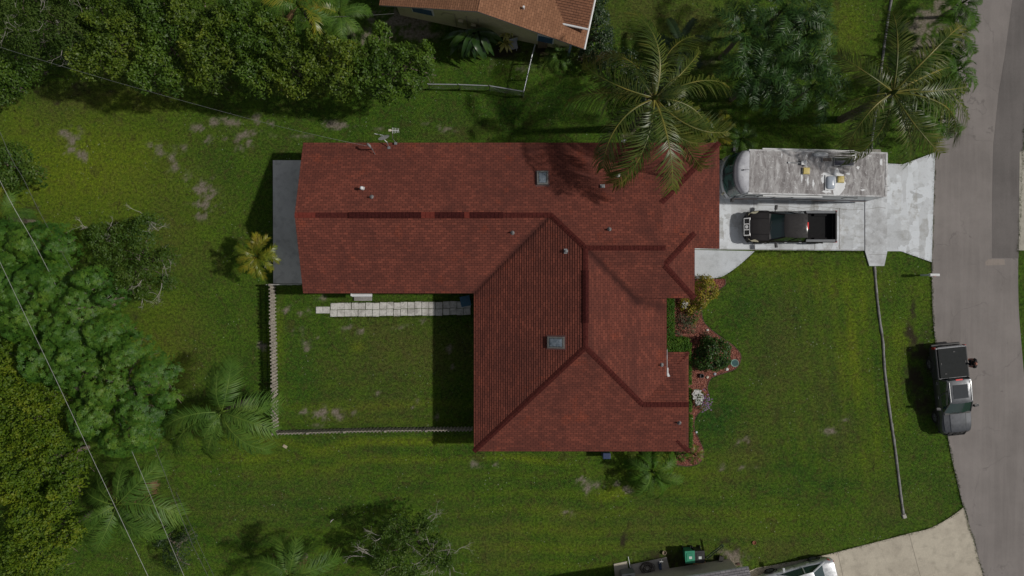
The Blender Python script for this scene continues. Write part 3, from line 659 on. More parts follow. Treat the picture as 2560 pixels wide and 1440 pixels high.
# electric service mast on the roof edge, dish and aerial
c = on(932, 374, N)
mast = build('service_mast', MB().tube([(c.x, c.y, c.z - .3), (c.x, c.y, c.z + .75)], .035, 10), M_METAL, house, smooth=40)
build('weatherhead', MB().tube([(c.x, c.y, c.z + .72), (c.x - .03, c.y + .06, c.z + .84), (c.x - .1, c.y + .13, c.z + .84), (c.x - .16, c.y + .18, c.z + .76)], [.045, .07, .07, .06], 10), mat_plain('grey_metal', (.35, .35, .36), .5, .3), mast, smooth=50)
build('brace', MB().tube([(c.x + .16, c.y - .3, c.z + .12), (c.x, c.y, c.z + .5)], .018, 6), M_METAL, mast); MASTTOP = Vector((c.x - .05, c.y + .05, c.z + .7))
q = P(962, 351, 3.2); dish = thing('satellite_dish', 'small pale oval satellite dish on the upper edge of the red roof', 'satellite dish', (q.x, q.y, 3.0))
mb = MB(); M = align((-.2, .62, .5)); rings = []
for t in (0.02, .3, .6, .85, 1): rings.append([q + Vector((0, .05, .15)) + M @ Vector((t * .33 * math.cos(a), t * .26 * math.sin(a), .10 * t * t)) for a in [2 * math.pi * i / 20 for i in range(20)]])
mb.loft(rings); build('reflector', mb, mat_plain('dish_grey', (.45, .46, .44), .5), dish, smooth=60)
build('arm', MB().tube([q + Vector((.0, .02, .0)), q + Vector((-.1, .28, .05)), q + Vector((-.55, .34, .2))], .02, 6), M_METAL, dish)
build('foot', MB().tube([(q.x + .2, q.y - .35, 2.95), (q.x + .12, q.y - .1, 3.2), (q.x, q.y, 3.3)], .025, 6).box((q.x + .2, q.y - .38, 2.97), (.16, .16, .02)), M_METAL, dish)
q = P(981, 347, 3.3); tp = P(978, 326, 4.1); an = thing('aerial', 'small white rod aerial on a bent mast beside the satellite dish', 'aerial', (q.x, q.y, 2.9))
build('mast', MB().tube([(q.x + .12, q.y - .12, 2.95), (q.x + .02, q.y, 3.3), tp - Vector((0, 0, .3)), tp], .02, 6).box((q.x + .14, q.y - .2, 2.98), (.16, .14, .02)), M_METAL, an)
mb = MB(); mb.tube([tp + Vector((-.1, 0, 0)), tp + Vector((.42, -.02, 0))], .014, 6)
for i in range(5): mb.tube([tp + Vector((.06 + i * .085, .16 - .012 * i, 0)), tp + Vector((.08 + i * .085, -.17 + .012 * i, 0))], .01, 5)
build('rods', mb, M_WHITE, an); build('housing', MB().box(tp + Vector((-.07, 0, .02)), (.16, .13, .08)), mat_plain('cream', (.6, .55, .42), .5), an, bevel=.02)
q = P(1560, 352, 2.6); tag(build('security_light', MB().tube([(q.x - .16, q.y - .05, 2.6), (q.x, q.y, 2.66), (q.x + .1, q.y + .04, 2.62)], [.05, .075, .05], 10).box((q.x, q.y - .12, 2.6), (.1, .15, .1)), M_WHITE, smooth=50), 'white lamp under the upper eave beneath the big coconut palm', 'lamp')

# ------------------------------------------------------------------ neighbour's house at the top
nbh = thing('house', 'neighbouring cream house with a tan shingled gable roof, cut by the top edge', 'house', (0, 20, 0))
A_ = P(948, 13, ZE); B_ = P(1459, 122, ZE)
ux = (B_ - A_).normalized(); uy = Vector((-ux.y, ux.x, 0)); Wd = (B_ - A_).length
def LC(a, c): return (A_.x + ux.x * a + uy.x * c, A_.y + ux.y * a + uy.y * c)
def loc(x, y): d = Vector((x - A_.x, y - A_.y, 0)); return d.dot(ux), d.dot(uy)
mid = (P(1195, 24, ZE + m_ * Wd / 2) - A_).dot(ux)
WL = lambda x, y: ZE + m_ * loc(x, y)[0] * (Wd / 2 / mid)
ER = lambda x, y: ZE + m_ * (Wd - loc(x, y)[0]) * (Wd / 2 / (Wd - mid))
UP_ = lambda x, y: 3.35 + .32 * (loc(x, y)[1] - 1.0)
M_ROOF2 = mat_shingle('tan_shingle', (.19, .095, .055), (.29, .145, .082), (.42, .22, .13), (.17, .08, .045), (.11, .05, .03), .25, (.40, .19, .09))
pl2 = [([LC(0, 0), LC(mid, 0), LC(mid, 14), LC(0, 14)], WL, 0), ([LC(mid, 0), LC(Wd, 0), LC(Wd, 14), LC(mid, 14)], ER, 0)]
r2 = roof_object(pl2, M_ROOF2, mat_plain('grey_fascia', (.34, .34, .36), .6, kind='geo'), nbh)
V_, F_, UV_, sb = roof_faces([([LC(Wd - 2.15, 1.0), LC(Wd - .04, 1.0), LC(Wd - .04, 10), LC(Wd - 5.5, 10), LC(Wd - 3.3, 3.0)], UP_, 0)])
me = bpy.data.meshes.new('upper_roof'); me.from_pydata([tuple(v) for v in V_], [], F_); me.uv_layers.new(name='UVMap').data.foreach_set('uv', [c for f in UV_ for uv in f for c in uv])
M_ROOF3 = mat_shingle('brown_shingle', (.17, .075, .045), (.25, .115, .065), (.34, .165, .10), (.13, .065, .045), (.07, .035, .025), .3, (.3, .15, .08))
ur = link('upper_roof', me, M_ROOF3, nbh); build('fascia', sb, M_STUC, ur)
gp = [(*LC(Wd - 2.2, .94), 3.36), (*LC(Wd + .02, .94), 3.36)]
build('gutter', MB().tube(gp, .06, 8), M_WHITE, nbh); build('gutter', MB().tube([(*LC(Wd + .05, -.02), 2.78), (*LC(Wd + .05, 8), 2.78)], .06, 8), M_WHITE, nbh)
mb = MB(); mb.prism([LC(.7, .55), LC(Wd - .7, .55), LC(Wd - .7, 12), LC(.7, 12)], 0, 2.62)
pr = [(.7, 2.6), (mid, ZE + m_ * Wd / 2 - .2), (Wd - .7, 2.6)]; n = 3
mb.add([(*LC(a, .55), z) for a, z in pr] + [(*LC(a, .7), z) for a, z in pr], [(0, 1, 2), (5, 4, 3), (0, 3, 4, 1), (1, 4, 5, 2), (2, 5, 3, 0)])
M_YEL = mat_concrete('yellow_stucco', (.62, .56, .33), (.50, .45, .27), .5, .8)
build('wall', mb, M_YEL, nbh)
for a, zz, ww, hh in ((2.3, 1.9, 1.3, .95), (9.6, 1.5, 1.0, 1.1)):
    for_ = MB(); c = LC(a, .5); for_.box((*c, zz), (ww, .08, hh), math.atan2(ux.y, ux.x)); wf = build('window', for_, M_WHITE, nbh)
    c = LC(a, .46); build('pane', MB().box((*c, zz), (ww - .14, .04, hh - .14), math.atan2(ux.y, ux.x)), mat_plain('blue_glass', (.05, .12, .22), .15), wf)
mb = MB()
for a, z0, z1 in ((4.2, .3, 2.4), (4.9, .3, 2.5), (5.6, 1.0, 2.5)): mb.tube([(*LC(a, .5), z0), (*LC(a + .02, .5), z1)], .03, 6)
mb.tube([(*LC(3.4, .5), 1.8), (*LC(3.6, .48), 2.3), (*LC(4.2, .5), 2.4)], .02, 6); build('conduit', mb, mat_plain('conduit', (.40, .36, .24), .6), nbh)
for a, zz in ((4.55, 1.5), (5.3, 1.2)): c = LC(a, .45); build('meter_box', MB().box((*c, zz), (.3, .18, .45), math.atan2(ux.y, ux.x)), mat_plain('cream_box', (.5, .45, .3), .5), nbh, bevel=.02)
c = LC(8.15, 1.0); zz = ER(*c); build('vent_pipe', MB().cyl((c[0], c[1], zz - .1), .06, .4, 12), M_WHITE, nbh, smooth=40)
build('porch_post', MB().box((*LC(Wd - .75, .3), 1.35), (.12, .12, 2.7)), mat_plain('blue_post', (.25, .33, .45), .6), nbh)

# ------------------------------------------------------------------ house corner at the lower right
nb3 = thing('house', 'corner of a grey shingled house roof at the bottom edge beside the silver car', 'house', (12, -18.5, 0))
M_GREY = mat_shingle('grey_shingle', (.16, .155, .165), (.23, .22, .235), (.32, .31, .33), (.12, .115, .12), (.08, .08, .085), .3, (.28, .27, .29))
tl = P(1683, 1447, 2.7); tr = P(1871, 1417, 2.7); vx = (tr - tl).normalized(); vy = Vector((-vx.y, vx.x, 0))
def L3(a, c): return (tr.x + vx.x * a + vy.x * c, tr.y + vx.y * a + vy.y * c)
GZ = lambda x, y: 2.7 + m_ * (-(Vector((x, y, 0)) - Vector((tr.x, tr.y, 0))).dot(vy))
roof_object([([L3(-9, 0), L3(0, 0), L3(0, -7), L3(-9, -7)], GZ, 0)], M_GREY, M_WHITE, nb3)
build('wall', MB().prism([L3(-9, -.4), L3(-.4, -.4), L3(-.4, -7), L3(-9, -7)], 0, 2.5), M_STUC, nb3)

# ------------------------------------------------------------------ fences
M_PICK = mat_plain('weathered_picket', (.36, .325, .28), .85, var=.4, scale=5, kind='geo')
M_RAIL = mat_plain('weathered_rail', (.30, .27, .23), .85, var=.3, scale=5, kind='geo')
def picket_fence(pts, label, hgt=1.15, sp=.105):
    f = thing('picket_fence', label, 'fence', (pts[0][0], pts[0][1], 0)); rg = random.Random(int(hgt * 100) + len(pts))
    rails = MB(); pk = MB(); ps = MB()
    for i in range(len(pts) - 1):
        a, b_ = Vector((*pts[i], 0)), Vector((*pts[i + 1], 0)); d = b_ - a; L = d.length; d.normalize(); n = Vector((-d.y, d.x, 0)); rz = math.atan2(d.y, d.x)
        for z in (.22, .6, .95): rails.box((a + b_) / 2 + Vector((0, 0, z)), (L, .04, .08), rz)
        for q in (a, ): build('post', MB().box(q + Vector((0, 0, .6)), (.1, .1, 1.2), rz), M_RAIL, f)
        k = 0; t = .05
        while t < L:
            side = 1 if k % 2 else -1
            c = a + d * t + n * side * .045; hh = hgt + rg.uniform(-.03, .03)
            M3 = Matrix.Rotation(rz + rg.uniform(-.12, .12), 3, 'Z')
            w_ = .045
            vv = [(-w_, 0, 0.03), (w_, 0, 0.03), (w_, 0, hh - .06), (0, 0, hh), (-w_, 0, hh - .06)]
            pk.add([c + M3 @ Vector((x, y - .01, z)) for x, y, z in vv] + [c + M3 @ Vector((x, y + .01, z)) for x, y, z in vv], [(0, 1, 2, 3, 4), (9, 8, 7, 6, 5)] + [(j, (j + 1) % 5, (j + 1) % 5 + 5, j + 5) for j in range(5)])
            t += sp; k += 1
    build('rail', rails, M_RAIL, f); o = build('pickets', pk, M_PICK, f); o['kind'] = 'stuff'
    return f
picket_fence(PP([(688, 712), (689, 806), (691, 860), (693, 960), (694, 1030), (696, 1077)]), 'weathered picket fence on the left side of the back lawn')
picket_fence(PP([(696, 1077), (780, 1075), (870, 1072), (970, 1070), (1070, 1069), (1183, 1068)]), 'weathered picket fence closing the bottom of the back lawn')
def chain_fence(pts, label, hgt=1.2):
    f = thing('chain_link_fence', label, 'fence', (pts[0][0], pts[0][1], 0)); rl = MB(); ms = MB()
    for i in range(len(pts) - 1):
        a, b_ = Vector((*pts[i], 0)), Vector((*pts[i + 1], 0)); d = b_ - a; L = d.length
        rl.tube([a + Vector((0, 0, hgt)), b_ + Vector((0, 0, hgt))], .03, 8)
        k = int(L / .16)
        for j in range(-7, k):
            for sgn in (1, -1):
                s0, s1 = (j, j + 7) if sgn > 0 else (j + 7, j)
                q0, q1 = a + d * (max(0, min(1, s0 / k))), a + d * (max(0, min(1, s1 / k)))
                ms.tube([q0 + Vector((0, 0, .06)), q1 + Vector((0, 0, hgt - .02))], .0035, 3, False)
    for p in pts: build('post', MB().cyl((p[0], p[1], 0), .035, hgt + .06, 10).blob((p[0], p[1], hgt + .06), (.045, .045, .05), 8, 5, rough=0), M_METAL, f, smooth=40)
    build('top_rail', rl, mat_plain('rail_metal', (.5, .52, .55), .45, .5), f, smooth=40); build('mesh', ms, M_METAL, f)
chain_fence(PP([(1075, 223), (1150, 224), (1225, 227), (1308, 241)]), 'chain link fence running from the hedge trees to the corner post')
chain_fence(PP([(1308, 243), (1318, 200), (1327, 160), (1336, 128)]), 'short chain link fence going up from the corner post to the cream house')
# white gate / rail by the patio
gt = thing('rail_gate', 'thin white rail gate between patio and picket fence', 'gate', tuple(P(700, 712)))
mb = MB()
for z in (.3, .7, 1.05): mb.tube([P(662, 712) + Vector((.4, 0, z)), P(756, 711) + Vector((0, 0, z))], .02, 6)
for px in (680, 705, 730, 754): q = P(px, 712); mb.tube([q, q + Vector((0, 0, 1.08))], .02, 6)
build('frame', mb, mat_plain('gate_white', (.5, .5, .48), .6), gt)

# ------------------------------------------------------------------ stepping path
M_PAV = mat_concrete('paver_concrete', (.60, .59, .56), (.34, .33, .31), .85, 3.5)
rg = random.Random(8); proto = None
def paver(px, py, s=.40, rz=0):
    global proto
    q = P(px, py)
    if proto is None:
        proto = build('paver', MB().box((0, 0, .02), (.40, .40, .05)), M_PAV, bevel=.012)
        tag(proto, 'square grey concrete paver in the path across the back lawn', 'paver', 'pavers of the back lawn path'); o = proto
    else:
        o = proto.copy(); COL.objects.link(o)
    o.location = (q.x, q.y, rg.uniform(-.004, .008)); o.rotation_euler = (rg.uniform(-.01, .01), rg.uniform(-.01, .01), rz + rg.uniform(-.03, .03) + R(90) * rg.randint(0, 3)); return o
x = 834.5
for i in range(20):
    yy = 766.5 - i * .28 + rg.uniform(-1, 1); paver(x + rg.uniform(-.6, .6), yy); paver(x + rg.uniform(-.6, .6) - .5, yy + 17.6); x += 17.6
for px in (798.5, 816): paver(px, 775)
# step and unit at the back door
o = build('door_step', MB().box((*P(908, 745)[:2], .06), (1.08, .34, .12)), mat_concrete('step', (.32, .31, .30), (.2, .19, .18), .6, 4), bevel=.02); tag(o, 'grey slab step with joints beneath the roof edge by the path', 'step')
o = build('folded_awning', MB().tube([P(880, 738, 2.2), P(930, 738, 2.2)], .1, 10).box(P(879, 737, 2.2), (.06, .14, .24)), M_WHITE, smooth=40); tag(o, 'white rolled awning just outside the roof edge above the door step', 'awning')
bn = thing('recycling_bin', 'dark blue bin in the inner corner of the red house', 'bin', tuple(P(1166, 752)))
q = P(1166, 752); build('body', MB().box((q.x, q.y, .45), (.5, .5, .9), .2, 1.12), mat_plain('blue_bin', (.02, .09, .16), .5), bn, bevel=.03); build('lid', MB().box((q.x, q.y, .93), (.6, .62, .06), .2), mat_plain('blue_lid', (.02, .10, .18), .45), bn, bevel=.02)
q = P(1515, 1136, .6); o = build('water_softener', MB().box((q.x, q.y - .02, .5), (.45, .35, 1.0)), mat_plain('blue_box', (.03, .05, .12), .5), bevel=.03); tag(o, 'dark blue box half hidden under the lower roof edge', 'box')

# mailbox
q = P(2302, 688); mbx = thing('mailbox', 'white mailbox on a post on the verge beside the road', 'mailbox', tuple(q))
build('post', MB().box((q.x, q.y, .5), (.1, .1, 1.0)).box((q.x + .18, q.y, .93), (.5, .07, .07)), mat_plain('post_blue', (.55, .62, .66), .6), mbx, bevel=.01)
mb = MB(); prof = [(-.09, 0), (-.09, .13)] + [(-.09 * math.cos(a), .13 + .09 * math.sin(a)) for a in [math.pi * i / 8 for i in range(1, 8)]] + [(.09, .13), (.09, 0)]
mb.loft([[(q.x + x, q.y + y, 1.0 + z) for y, z in prof] for x in (-.05, .48)]); build('box', mb, M_WHITE, mbx, smooth=40)
build('door', MB().box((q.x + .49, q.y, 1.1), (.015, .17, .2)), M_WHITE, mbx); build('flag', MB().box((q.x + .2, q.y - .1, 1.2), (.16, .01, .05)), mat_plain('red', (.5, .03, .02), .5), mbx)
# litter
o = build('tile', MB().box((*P(713, 1116)[:2], .03), (.26, .17, .03), -.5), mat_plain('tan', (.45, .38, .27), .7), bevel=.005); tag(o, 'small tan tile lying on the grass below the picket fence corner', 'tile')
o = build('stick', MB().tube([P(826, 1306) + Vector((0, 0, .03)), P(829, 1301) + Vector((0, 0, .05)), P(835, 1297) + Vector((0, 0, .03))], [.02, .035, .01], 6), mat_plain('bleached', (.55, .52, .46), .7)); tag(o, 'short bleached stick lying on the lower lawn', 'stick')
# ------------------------------------------------------------------ vegetation
M_BARK = mat_plain('bark', (.16, .13, .10), .9, var=.4, scale=7, kind='geo')
M_TWIG = mat_plain('bare_twig', (.40, .37, .33), .85, var=.25, scale=7, kind='geo')
FM = {
 'ficus': mat_foliage('ficus_leaf', [(.018, .045, .005), (.042, .092, .008), (.080, .145, .012), (.145, .20, .02)], .5, .18, .5, .32),
 'ficus_y': mat_foliage('ficus_gold_leaf', [(.024, .048, .005), (.055, .100, .008), (.105, .155, .012), (.20, .22, .02)], .5, .18, .5, .32),
 'mango': mat_foliage('mango_leaf', [(.016, .055, .007), (.036, .102, .010), (.070, .152, .015), (.125, .20, .022)], .5, .08, .45, .25),
 'yellow': mat_foliage('yellow_leaf', [(0.027, 0.069, 0.005), (0.067, 0.129, 0.007), (0.128, 0.189, 0.010), (0.228, 0.248, 0.017)], .55, .28, .6, .25),
 'olive': mat_foliage('olive_leaf', [(.022, .050, .008), (.052, .095, .014), (.10, .14, .024)], .6, .2, .5, .2),
 'sparse': mat_foliage('sparse_leaf', [(.026, .066, .008), (.055, .110, .012), (.11, .16, .022)], .5, .2, .6, .3),
 'dark': mat_foliage('dark_leaf', [(0.009, 0.028, 0.007), (0.019, 0.046, 0.011), (0.043, 0.074, 0.019)], .5, .15, .6),
 'bright': mat_foliage('hedge_leaf', [(.020, .065, .006), (.055, .135, .010), (.12, .21, .018)], .6, .2, 1.5, .2),
 'croton': mat_foliage('croton_leaf', [(.05, .08, .008), (.15, .16, .012), (.36, .29, .03), (.34, .13, .04)], .5, .2, 1.5, .3),
 'shrub': mat_foliage('shrub_leaf', [(0.013, 0.041, 0.006), (0.028, 0.074, 0.009), (0.071, 0.120, 0.015)], .45, .15, 1.5, .4),
 'grey': mat_foliage('grey_leaf', [(.035, .055, .025), (.07, .095, .045), (.12, .14, .07)], .6, .15, 1.5, .3),
 'coco': mat_foliage('coconut_leaflet', [(.020, .045, .006), (.045, .078, .010), (.105, .125, .018), (.27, .225, .045)], .40, .10, .8, .45),
 'queen': mat_foliage('queen_leaflet', [(.032, .085, .012), (.070, .145, .020), (.145, .22, .034)], .5, .12, .8, .25),
 'feather': mat_foliage('feather_leaflet', [(.012, .040, .008), (.028, .078, .013), (.075, .145, .024)], .42, .10, .8, .4),
 'areca': mat_foliage('areca_leaflet', [(.06, .12, .010), (.14, .19, .014), (.26, .24, .02), (.35, .22, .04)], .38, .25, .8, .5),
 'brown': mat_foliage('dead_leaflet', [(.10, .06, .03), (.18, .11, .055), (.26, .17, .09)], .7, .1, .8, .2),
 'banana': mat_foliage('banana_leaf', [(0.011, 0.037, 0.007), (0.027, 0.069, 0.012), (0.057, 0.110, 0.019)], .3, .15, 1.2, .7),
 'cream': mat_foliage('variegated_leaf', [(.18, .22, .03), (.38, .36, .08), (.55, .50, .18)], .4, .2, 1.2),
 'white': mat_foliage('white_petal', [(.6, .6, .58), (.8, .8, .8)], .6, .2, 1.2, .2),
 'purple': mat_foliage('purple_petal', [(.22, .12, .28), (.38, .24, .42)], .6, .2, 1.2, .2),
 'rib': mat_plain('frond_rib', (.26, .25, .08), .5, var=.2, kind='geo'),
}
def leaves(rs, C, Nn, ln, wd, up=.25, spread=.9):
    """diamond leaves at C facing about Nn; returns V, Q"""
    n = len(C)
    nn = Nn + rs.normal(0, spread, (n, 3)) * .5; nn[:, 2] += up; nn /= np.linalg.norm(nn, axis=1)[:, None] + 1e-9
    t = rs.normal(0, 1, (n, 3)); t -= nn * (t * nn).sum(1)[:, None]; t /= np.linalg.norm(t, axis=1)[:, None] + 1e-9
    b_ = np.cross(nn, t); L = ln * rs.uniform(.7, 1.3, (n, 1)); Wd = wd * rs.uniform(.75, 1.25, (n, 1))
    V = np.empty((n, 4, 3)); V[:, 0] = C; V[:, 1] = C + t * L * .5 + b_ * Wd * .5 + nn * L * .06; V[:, 2] = C + t * L - nn * L * .12; V[:, 3] = C + t * L * .5 - b_ * Wd * .5 + nn * L * .06
    return V.reshape(-1, 3), np.arange(4 * n).reshape(n, 4)
def crown_points(rs, lobes, dens, bottom=-.35, lump=.22, shell=.16, freq=2.2):
    Cs, Ns, Rn = [], [], []
    for li, (c, r, rz) in enumerate(lobes):
        n = int(dens * 2 * math.pi * r * (r + rz) / 2 * 1.35)
        d = rs.normal(0, 1, (n, 3)); d /= np.linalg.norm(d, axis=1)[:, None]; d[:, 2] = np.where(d[:, 2] < bottom, -d[:, 2], d[:, 2])
        q = d * freq * (r / 1.2) + np.array(c) * 1.3
        lm = np.sin(q[:, 0] * 2.1 + q[:, 1] * 1.3 + 1.7) * np.sin(q[:, 1] * 2.3 - q[:, 2] * 1.9) + .6 * np.sin(q[:, 0] * 4.3 - q[:, 1] * 3.7 + q[:, 2] * 4.1)
        rad = 1 + lump * lm * .6 - np.abs(rs.normal(0, shell, n))
        p = np.array(c) + d * rad[:, None] * np.array([r, r, rz])
        Cs.append(p); Ns.append(d); Rn.append(np.clip(.5 + lm * .22 + rs.normal(0, .22, n), 0, 1))
    C, Nn, Rr = np.concatenate(Cs), np.concatenate(Ns), np.concatenate(Rn)
    keep = np.ones(len(C), bool)
    for (c, r, rz) in lobes:
        dd = (C - np.array(c)) / np.array([r, r, rz]); keep &= (dd ** 2).sum(1) > .50
    return C[keep], Nn[keep], Rr[keep]
def canopy(rs, disks, dens, ztop, hh, amp=.45, fs=1.1, edge=.22, depth=.16, seed=0):
    """leaves over the upper surface of joined domes, broken by clumps, hollows and a ragged edge"""
    x0 = min(c[0] - r for c, r in disks); x1 = max(c[0] + r for c, r in disks); y0 = min(c[1] - r for c, r in disks); y1 = max(c[1] + r for c, r in disks)
    n = int((x1 - x0) * (y1 - y0) * dens); X = rs.uniform(x0 - .2, x1 + .2, n); Y = rs.uniform(y0 - .2, y1 + .2, n)
    def hgt(X, Y):
        Fv = np.zeros_like(X)
        for c, r in disks: Fv += np.exp(7 * np.clip(1 - ((X - c[0]) ** 2 + (Y - c[1]) ** 2) / r ** 2, -2, 1))
        Fv = np.log(Fv) / 7
        a = vnoise(X, Y, fs, seed + 1); b_ = vnoise(X, Y, fs * .42, seed + 2); c_ = vnoise(X, Y, fs * .19, seed + 3)
        bump = (1 - np.abs(2 * a - 1)) * .6 + b_ * .6 + c_ * .35 - .75
        Fv = Fv + (fbm(X, Y, fs * .9, seed + 5, 3) - .5) * edge * 2
        return ztop - hh * (1 - np.sqrt(np.clip(Fv, 0, 1))) + amp * bump, Fv, bump
    z, Fv, bump = hgt(X, Y); e = .06; zx = (hgt(X + e, Y)[0] - z) / e; zy = (hgt(X, Y + e)[0] - z) / e
    steep = np.sqrt(1 + np.minimum(zx ** 2 + zy ** 2, 9))
    k = (Fv > 0) & (rs.uniform(0, 2.6, n) < steep * (.62 + .6 * np.clip(bump + .45, 0, 1)))
    X, Y, z, zx, zy, bump = [q[k] for q in (X, Y, z, zx, zy, bump)]
    N_ = np.stack([-np.clip(zx, -2, 2), -np.clip(zy, -2, 2), np.ones(len(X))], 1); N_ /= np.linalg.norm(N_, axis=1)[:, None]
    C = np.stack([X, Y, z], 1) - N_ * np.abs(rs.normal(0, depth, len(X)))[:, None]; C[:, 2] = np.maximum(C[:, 2], .12)
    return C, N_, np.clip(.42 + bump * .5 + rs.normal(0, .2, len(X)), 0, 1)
def limbs(mb, base, lobes, r0, rg, split=3):
    top = Vector((base[0], base[1], max(.3, sum(l[0][2] for l in lobes) / len(lobes) * .45)))
    mb.tube([base, (base + top) / 2 + Vector((rg.uniform(-.1, .1), rg.uniform(-.1, .1), 0)), top], [r0 * 1.25, r0, r0 * .85], 8)
    for c, r, rz in lobes:
        c = Vector(c); m1 = top.lerp(c, .5) + Vector((0, 0, .15)); c = Vector((c.x, c.y, c.z * .62)); mb.tube([top, m1, c], [r0 * .6, r0 * .4, r0 * .22], 6)
        for k in range(split):
            a = rg.uniform(0, 6.28); e = c + Vector((math.cos(a) * r * .8, math.sin(a) * r * .8, rz * rg.uniform(-.1, .15))); mb.tube([m1.lerp(c, .6), (c + e) / 2 + Vector((0, 0, .1)), e], [r0 * .22, r0 * .14, .015], 5)
def twigs(mb, rg, p, d, L, r, depth):
    pts = [Vector(p)]; dd = Vector(d).normalized()
    for i in range(3):
        dd = (dd + Vector((rg.uniform(-.3, .3), rg.uniform(-.3, .3), rg.uniform(-.1, .2)))).normalized(); pts.append(pts[-1] + dd * L / 3)
    mb.tube(pts, [r, r * .85, r * .7, r * .5], 5, False)
    if depth:
        for k in range(rg.choice((2, 3))):
            e = (dd + Vector((rg.uniform(-.9, .9), rg.uniform(-.9, .9), rg.uniform(-.3, .4)))).normalized()
            twigs(mb, rg, pts[rg.choice((2, 3))], e, L * rg.uniform(.55, .8), r * .55, depth - 1)
def tree(label, lobes_px, zc, mat, leaf=(.17, .075), dens=260, seed=1, cat='tree', name='tree', group=None, rosette=0, flat_=.62, bare=0, r0=.12, lump=.22, shell=.16, basepx=None, up=.3, trunk=True, zvar=.35, fs_=1.1, hh_=None, sparse_in=True):
    rs = np.random.RandomState(seed); rg = random.Random(seed); lobes = []
    for i, (px, py, rp) in enumerate(lobes_px):
        z = zc + rg.uniform(-zvar, zvar); r = rp * (H - z) / F; rz = max(.3, min(r * flat_, z * .8)); c = P(px, py, z - rz * .5); lobes.append(((c.x, c.y, c.z), r, rz))
    bx = sum(l[0][0] for l in lobes) / len(lobes); by = sum(l[0][1] for l in lobes) / len(lobes)
    t = thing(name, label, cat, (bx, by, 0), 0, group)
    zt = zc + .25; hh = hh_ or min(zc * .6, 1.9); dk = [((c[0], c[1]), r) for c, r, rz in lobes]
    C, Nn, Rr = canopy(rs, dk, dens * 1.9, zt, hh, lump * 2.0, fs_, .2, shell, seed)
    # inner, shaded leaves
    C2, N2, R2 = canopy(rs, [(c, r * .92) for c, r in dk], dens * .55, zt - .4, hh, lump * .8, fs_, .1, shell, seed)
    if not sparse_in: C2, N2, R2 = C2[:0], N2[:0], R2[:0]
    if rosette:
        k = rosette; n = len(C); a = np.arange(k) * 2 * math.pi / k
        V_, Q_ = [], []; nn = Nn + rs.normal(0, .3, (n, 3)); nn[:, 2] += .5; nn /= np.linalg.norm(nn, axis=1)[:, None]
        t1 = np.cross(nn, rs.normal(0, 1, (n, 3))); t1 /= np.linalg.norm(t1, axis=1)[:, None]; t2 = np.cross(nn, t1)
        allV = []
        for i in range(k):
            aa = a[i] + rs.uniform(-.3, .3, n); dr = t1 * np.cos(aa)[:, None] + t2 * np.sin(aa)[:, None]; sd_ = np.cross(nn, dr)
            L = leaf[0] * rs.uniform(.7, 1.25, (n, 1)); wv = leaf[1] * rs.uniform(.8, 1.2, (n, 1))
            V = np.empty((n, 4, 3)); V[:, 0] = C; V[:, 1] = C + dr * L * .5 + nn * L * .18 + sd_ * wv * .5; V[:, 2] = C + dr * L - nn * L * .12; V[:, 3] = C + dr * L * .5 + nn * L * .18 - sd_ * wv * .5
            allV.append(V)
        V = np.concatenate(allV).reshape(-1, 3); Rr = np.clip(np.tile(np.clip(Rr + rs.normal(0, .15, n), 0, 1), k) + rs.normal(0, .15, n * k), 0, 1)
    else:
        V, _ = leaves(rs, C, Nn, leaf[0], leaf[1], up)
    V2, _ = leaves(rs, C2, N2, leaf[0] * 1.5, leaf[1] * 1.7, up)
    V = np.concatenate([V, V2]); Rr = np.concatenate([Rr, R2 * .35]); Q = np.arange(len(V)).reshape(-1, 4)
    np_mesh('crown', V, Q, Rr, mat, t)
    if trunk:
        mb = MB(); limbs(mb, Vector((bx, by, 0)), lobes, r0, rg); build('trunk', mb, M_BARK, t, smooth=60)
    if bare:
        mb = MB()
        for k in range(bare):
            c, r, rz = rg.choice(lobes); a = rg.uniform(0, 6.28); q = rg.uniform(.1, .8)
            twigs(mb, rg, (c[0] + math.cos(a) * r * q, c[1] + math.sin(a) * r * q, zt - .35 - hh * .35 * q), (math.cos(a), math.sin(a), .3), rg.uniform(.4, .75), .016, 3)
        build('bare_branches', mb, M_TWIG, t, smooth=60)['kind'] = 'stuff'
    return t
G1 = 'glossy hedge trees along the upper left boundary'
tree('greyish olive tree in the top left corner with pale twigs', [(20, 30, 60), (90, 50, 60), (170, 40, 60), (60, 90, 45), (150, 95, 45), (20, -60, 80), (140, -70, 80)], 5.2, FM['olive'], (.15, .06), 230, 11, bare=16, lump=.3)
tree('dark bush at the left edge below the olive tree', [(15, 190, 48), (5, 130, 50), (60, 150, 45), (110, 130, 40)], 3.0, FM['ficus'], (.16, .075), 220, 12, cat='bush', name='bush')
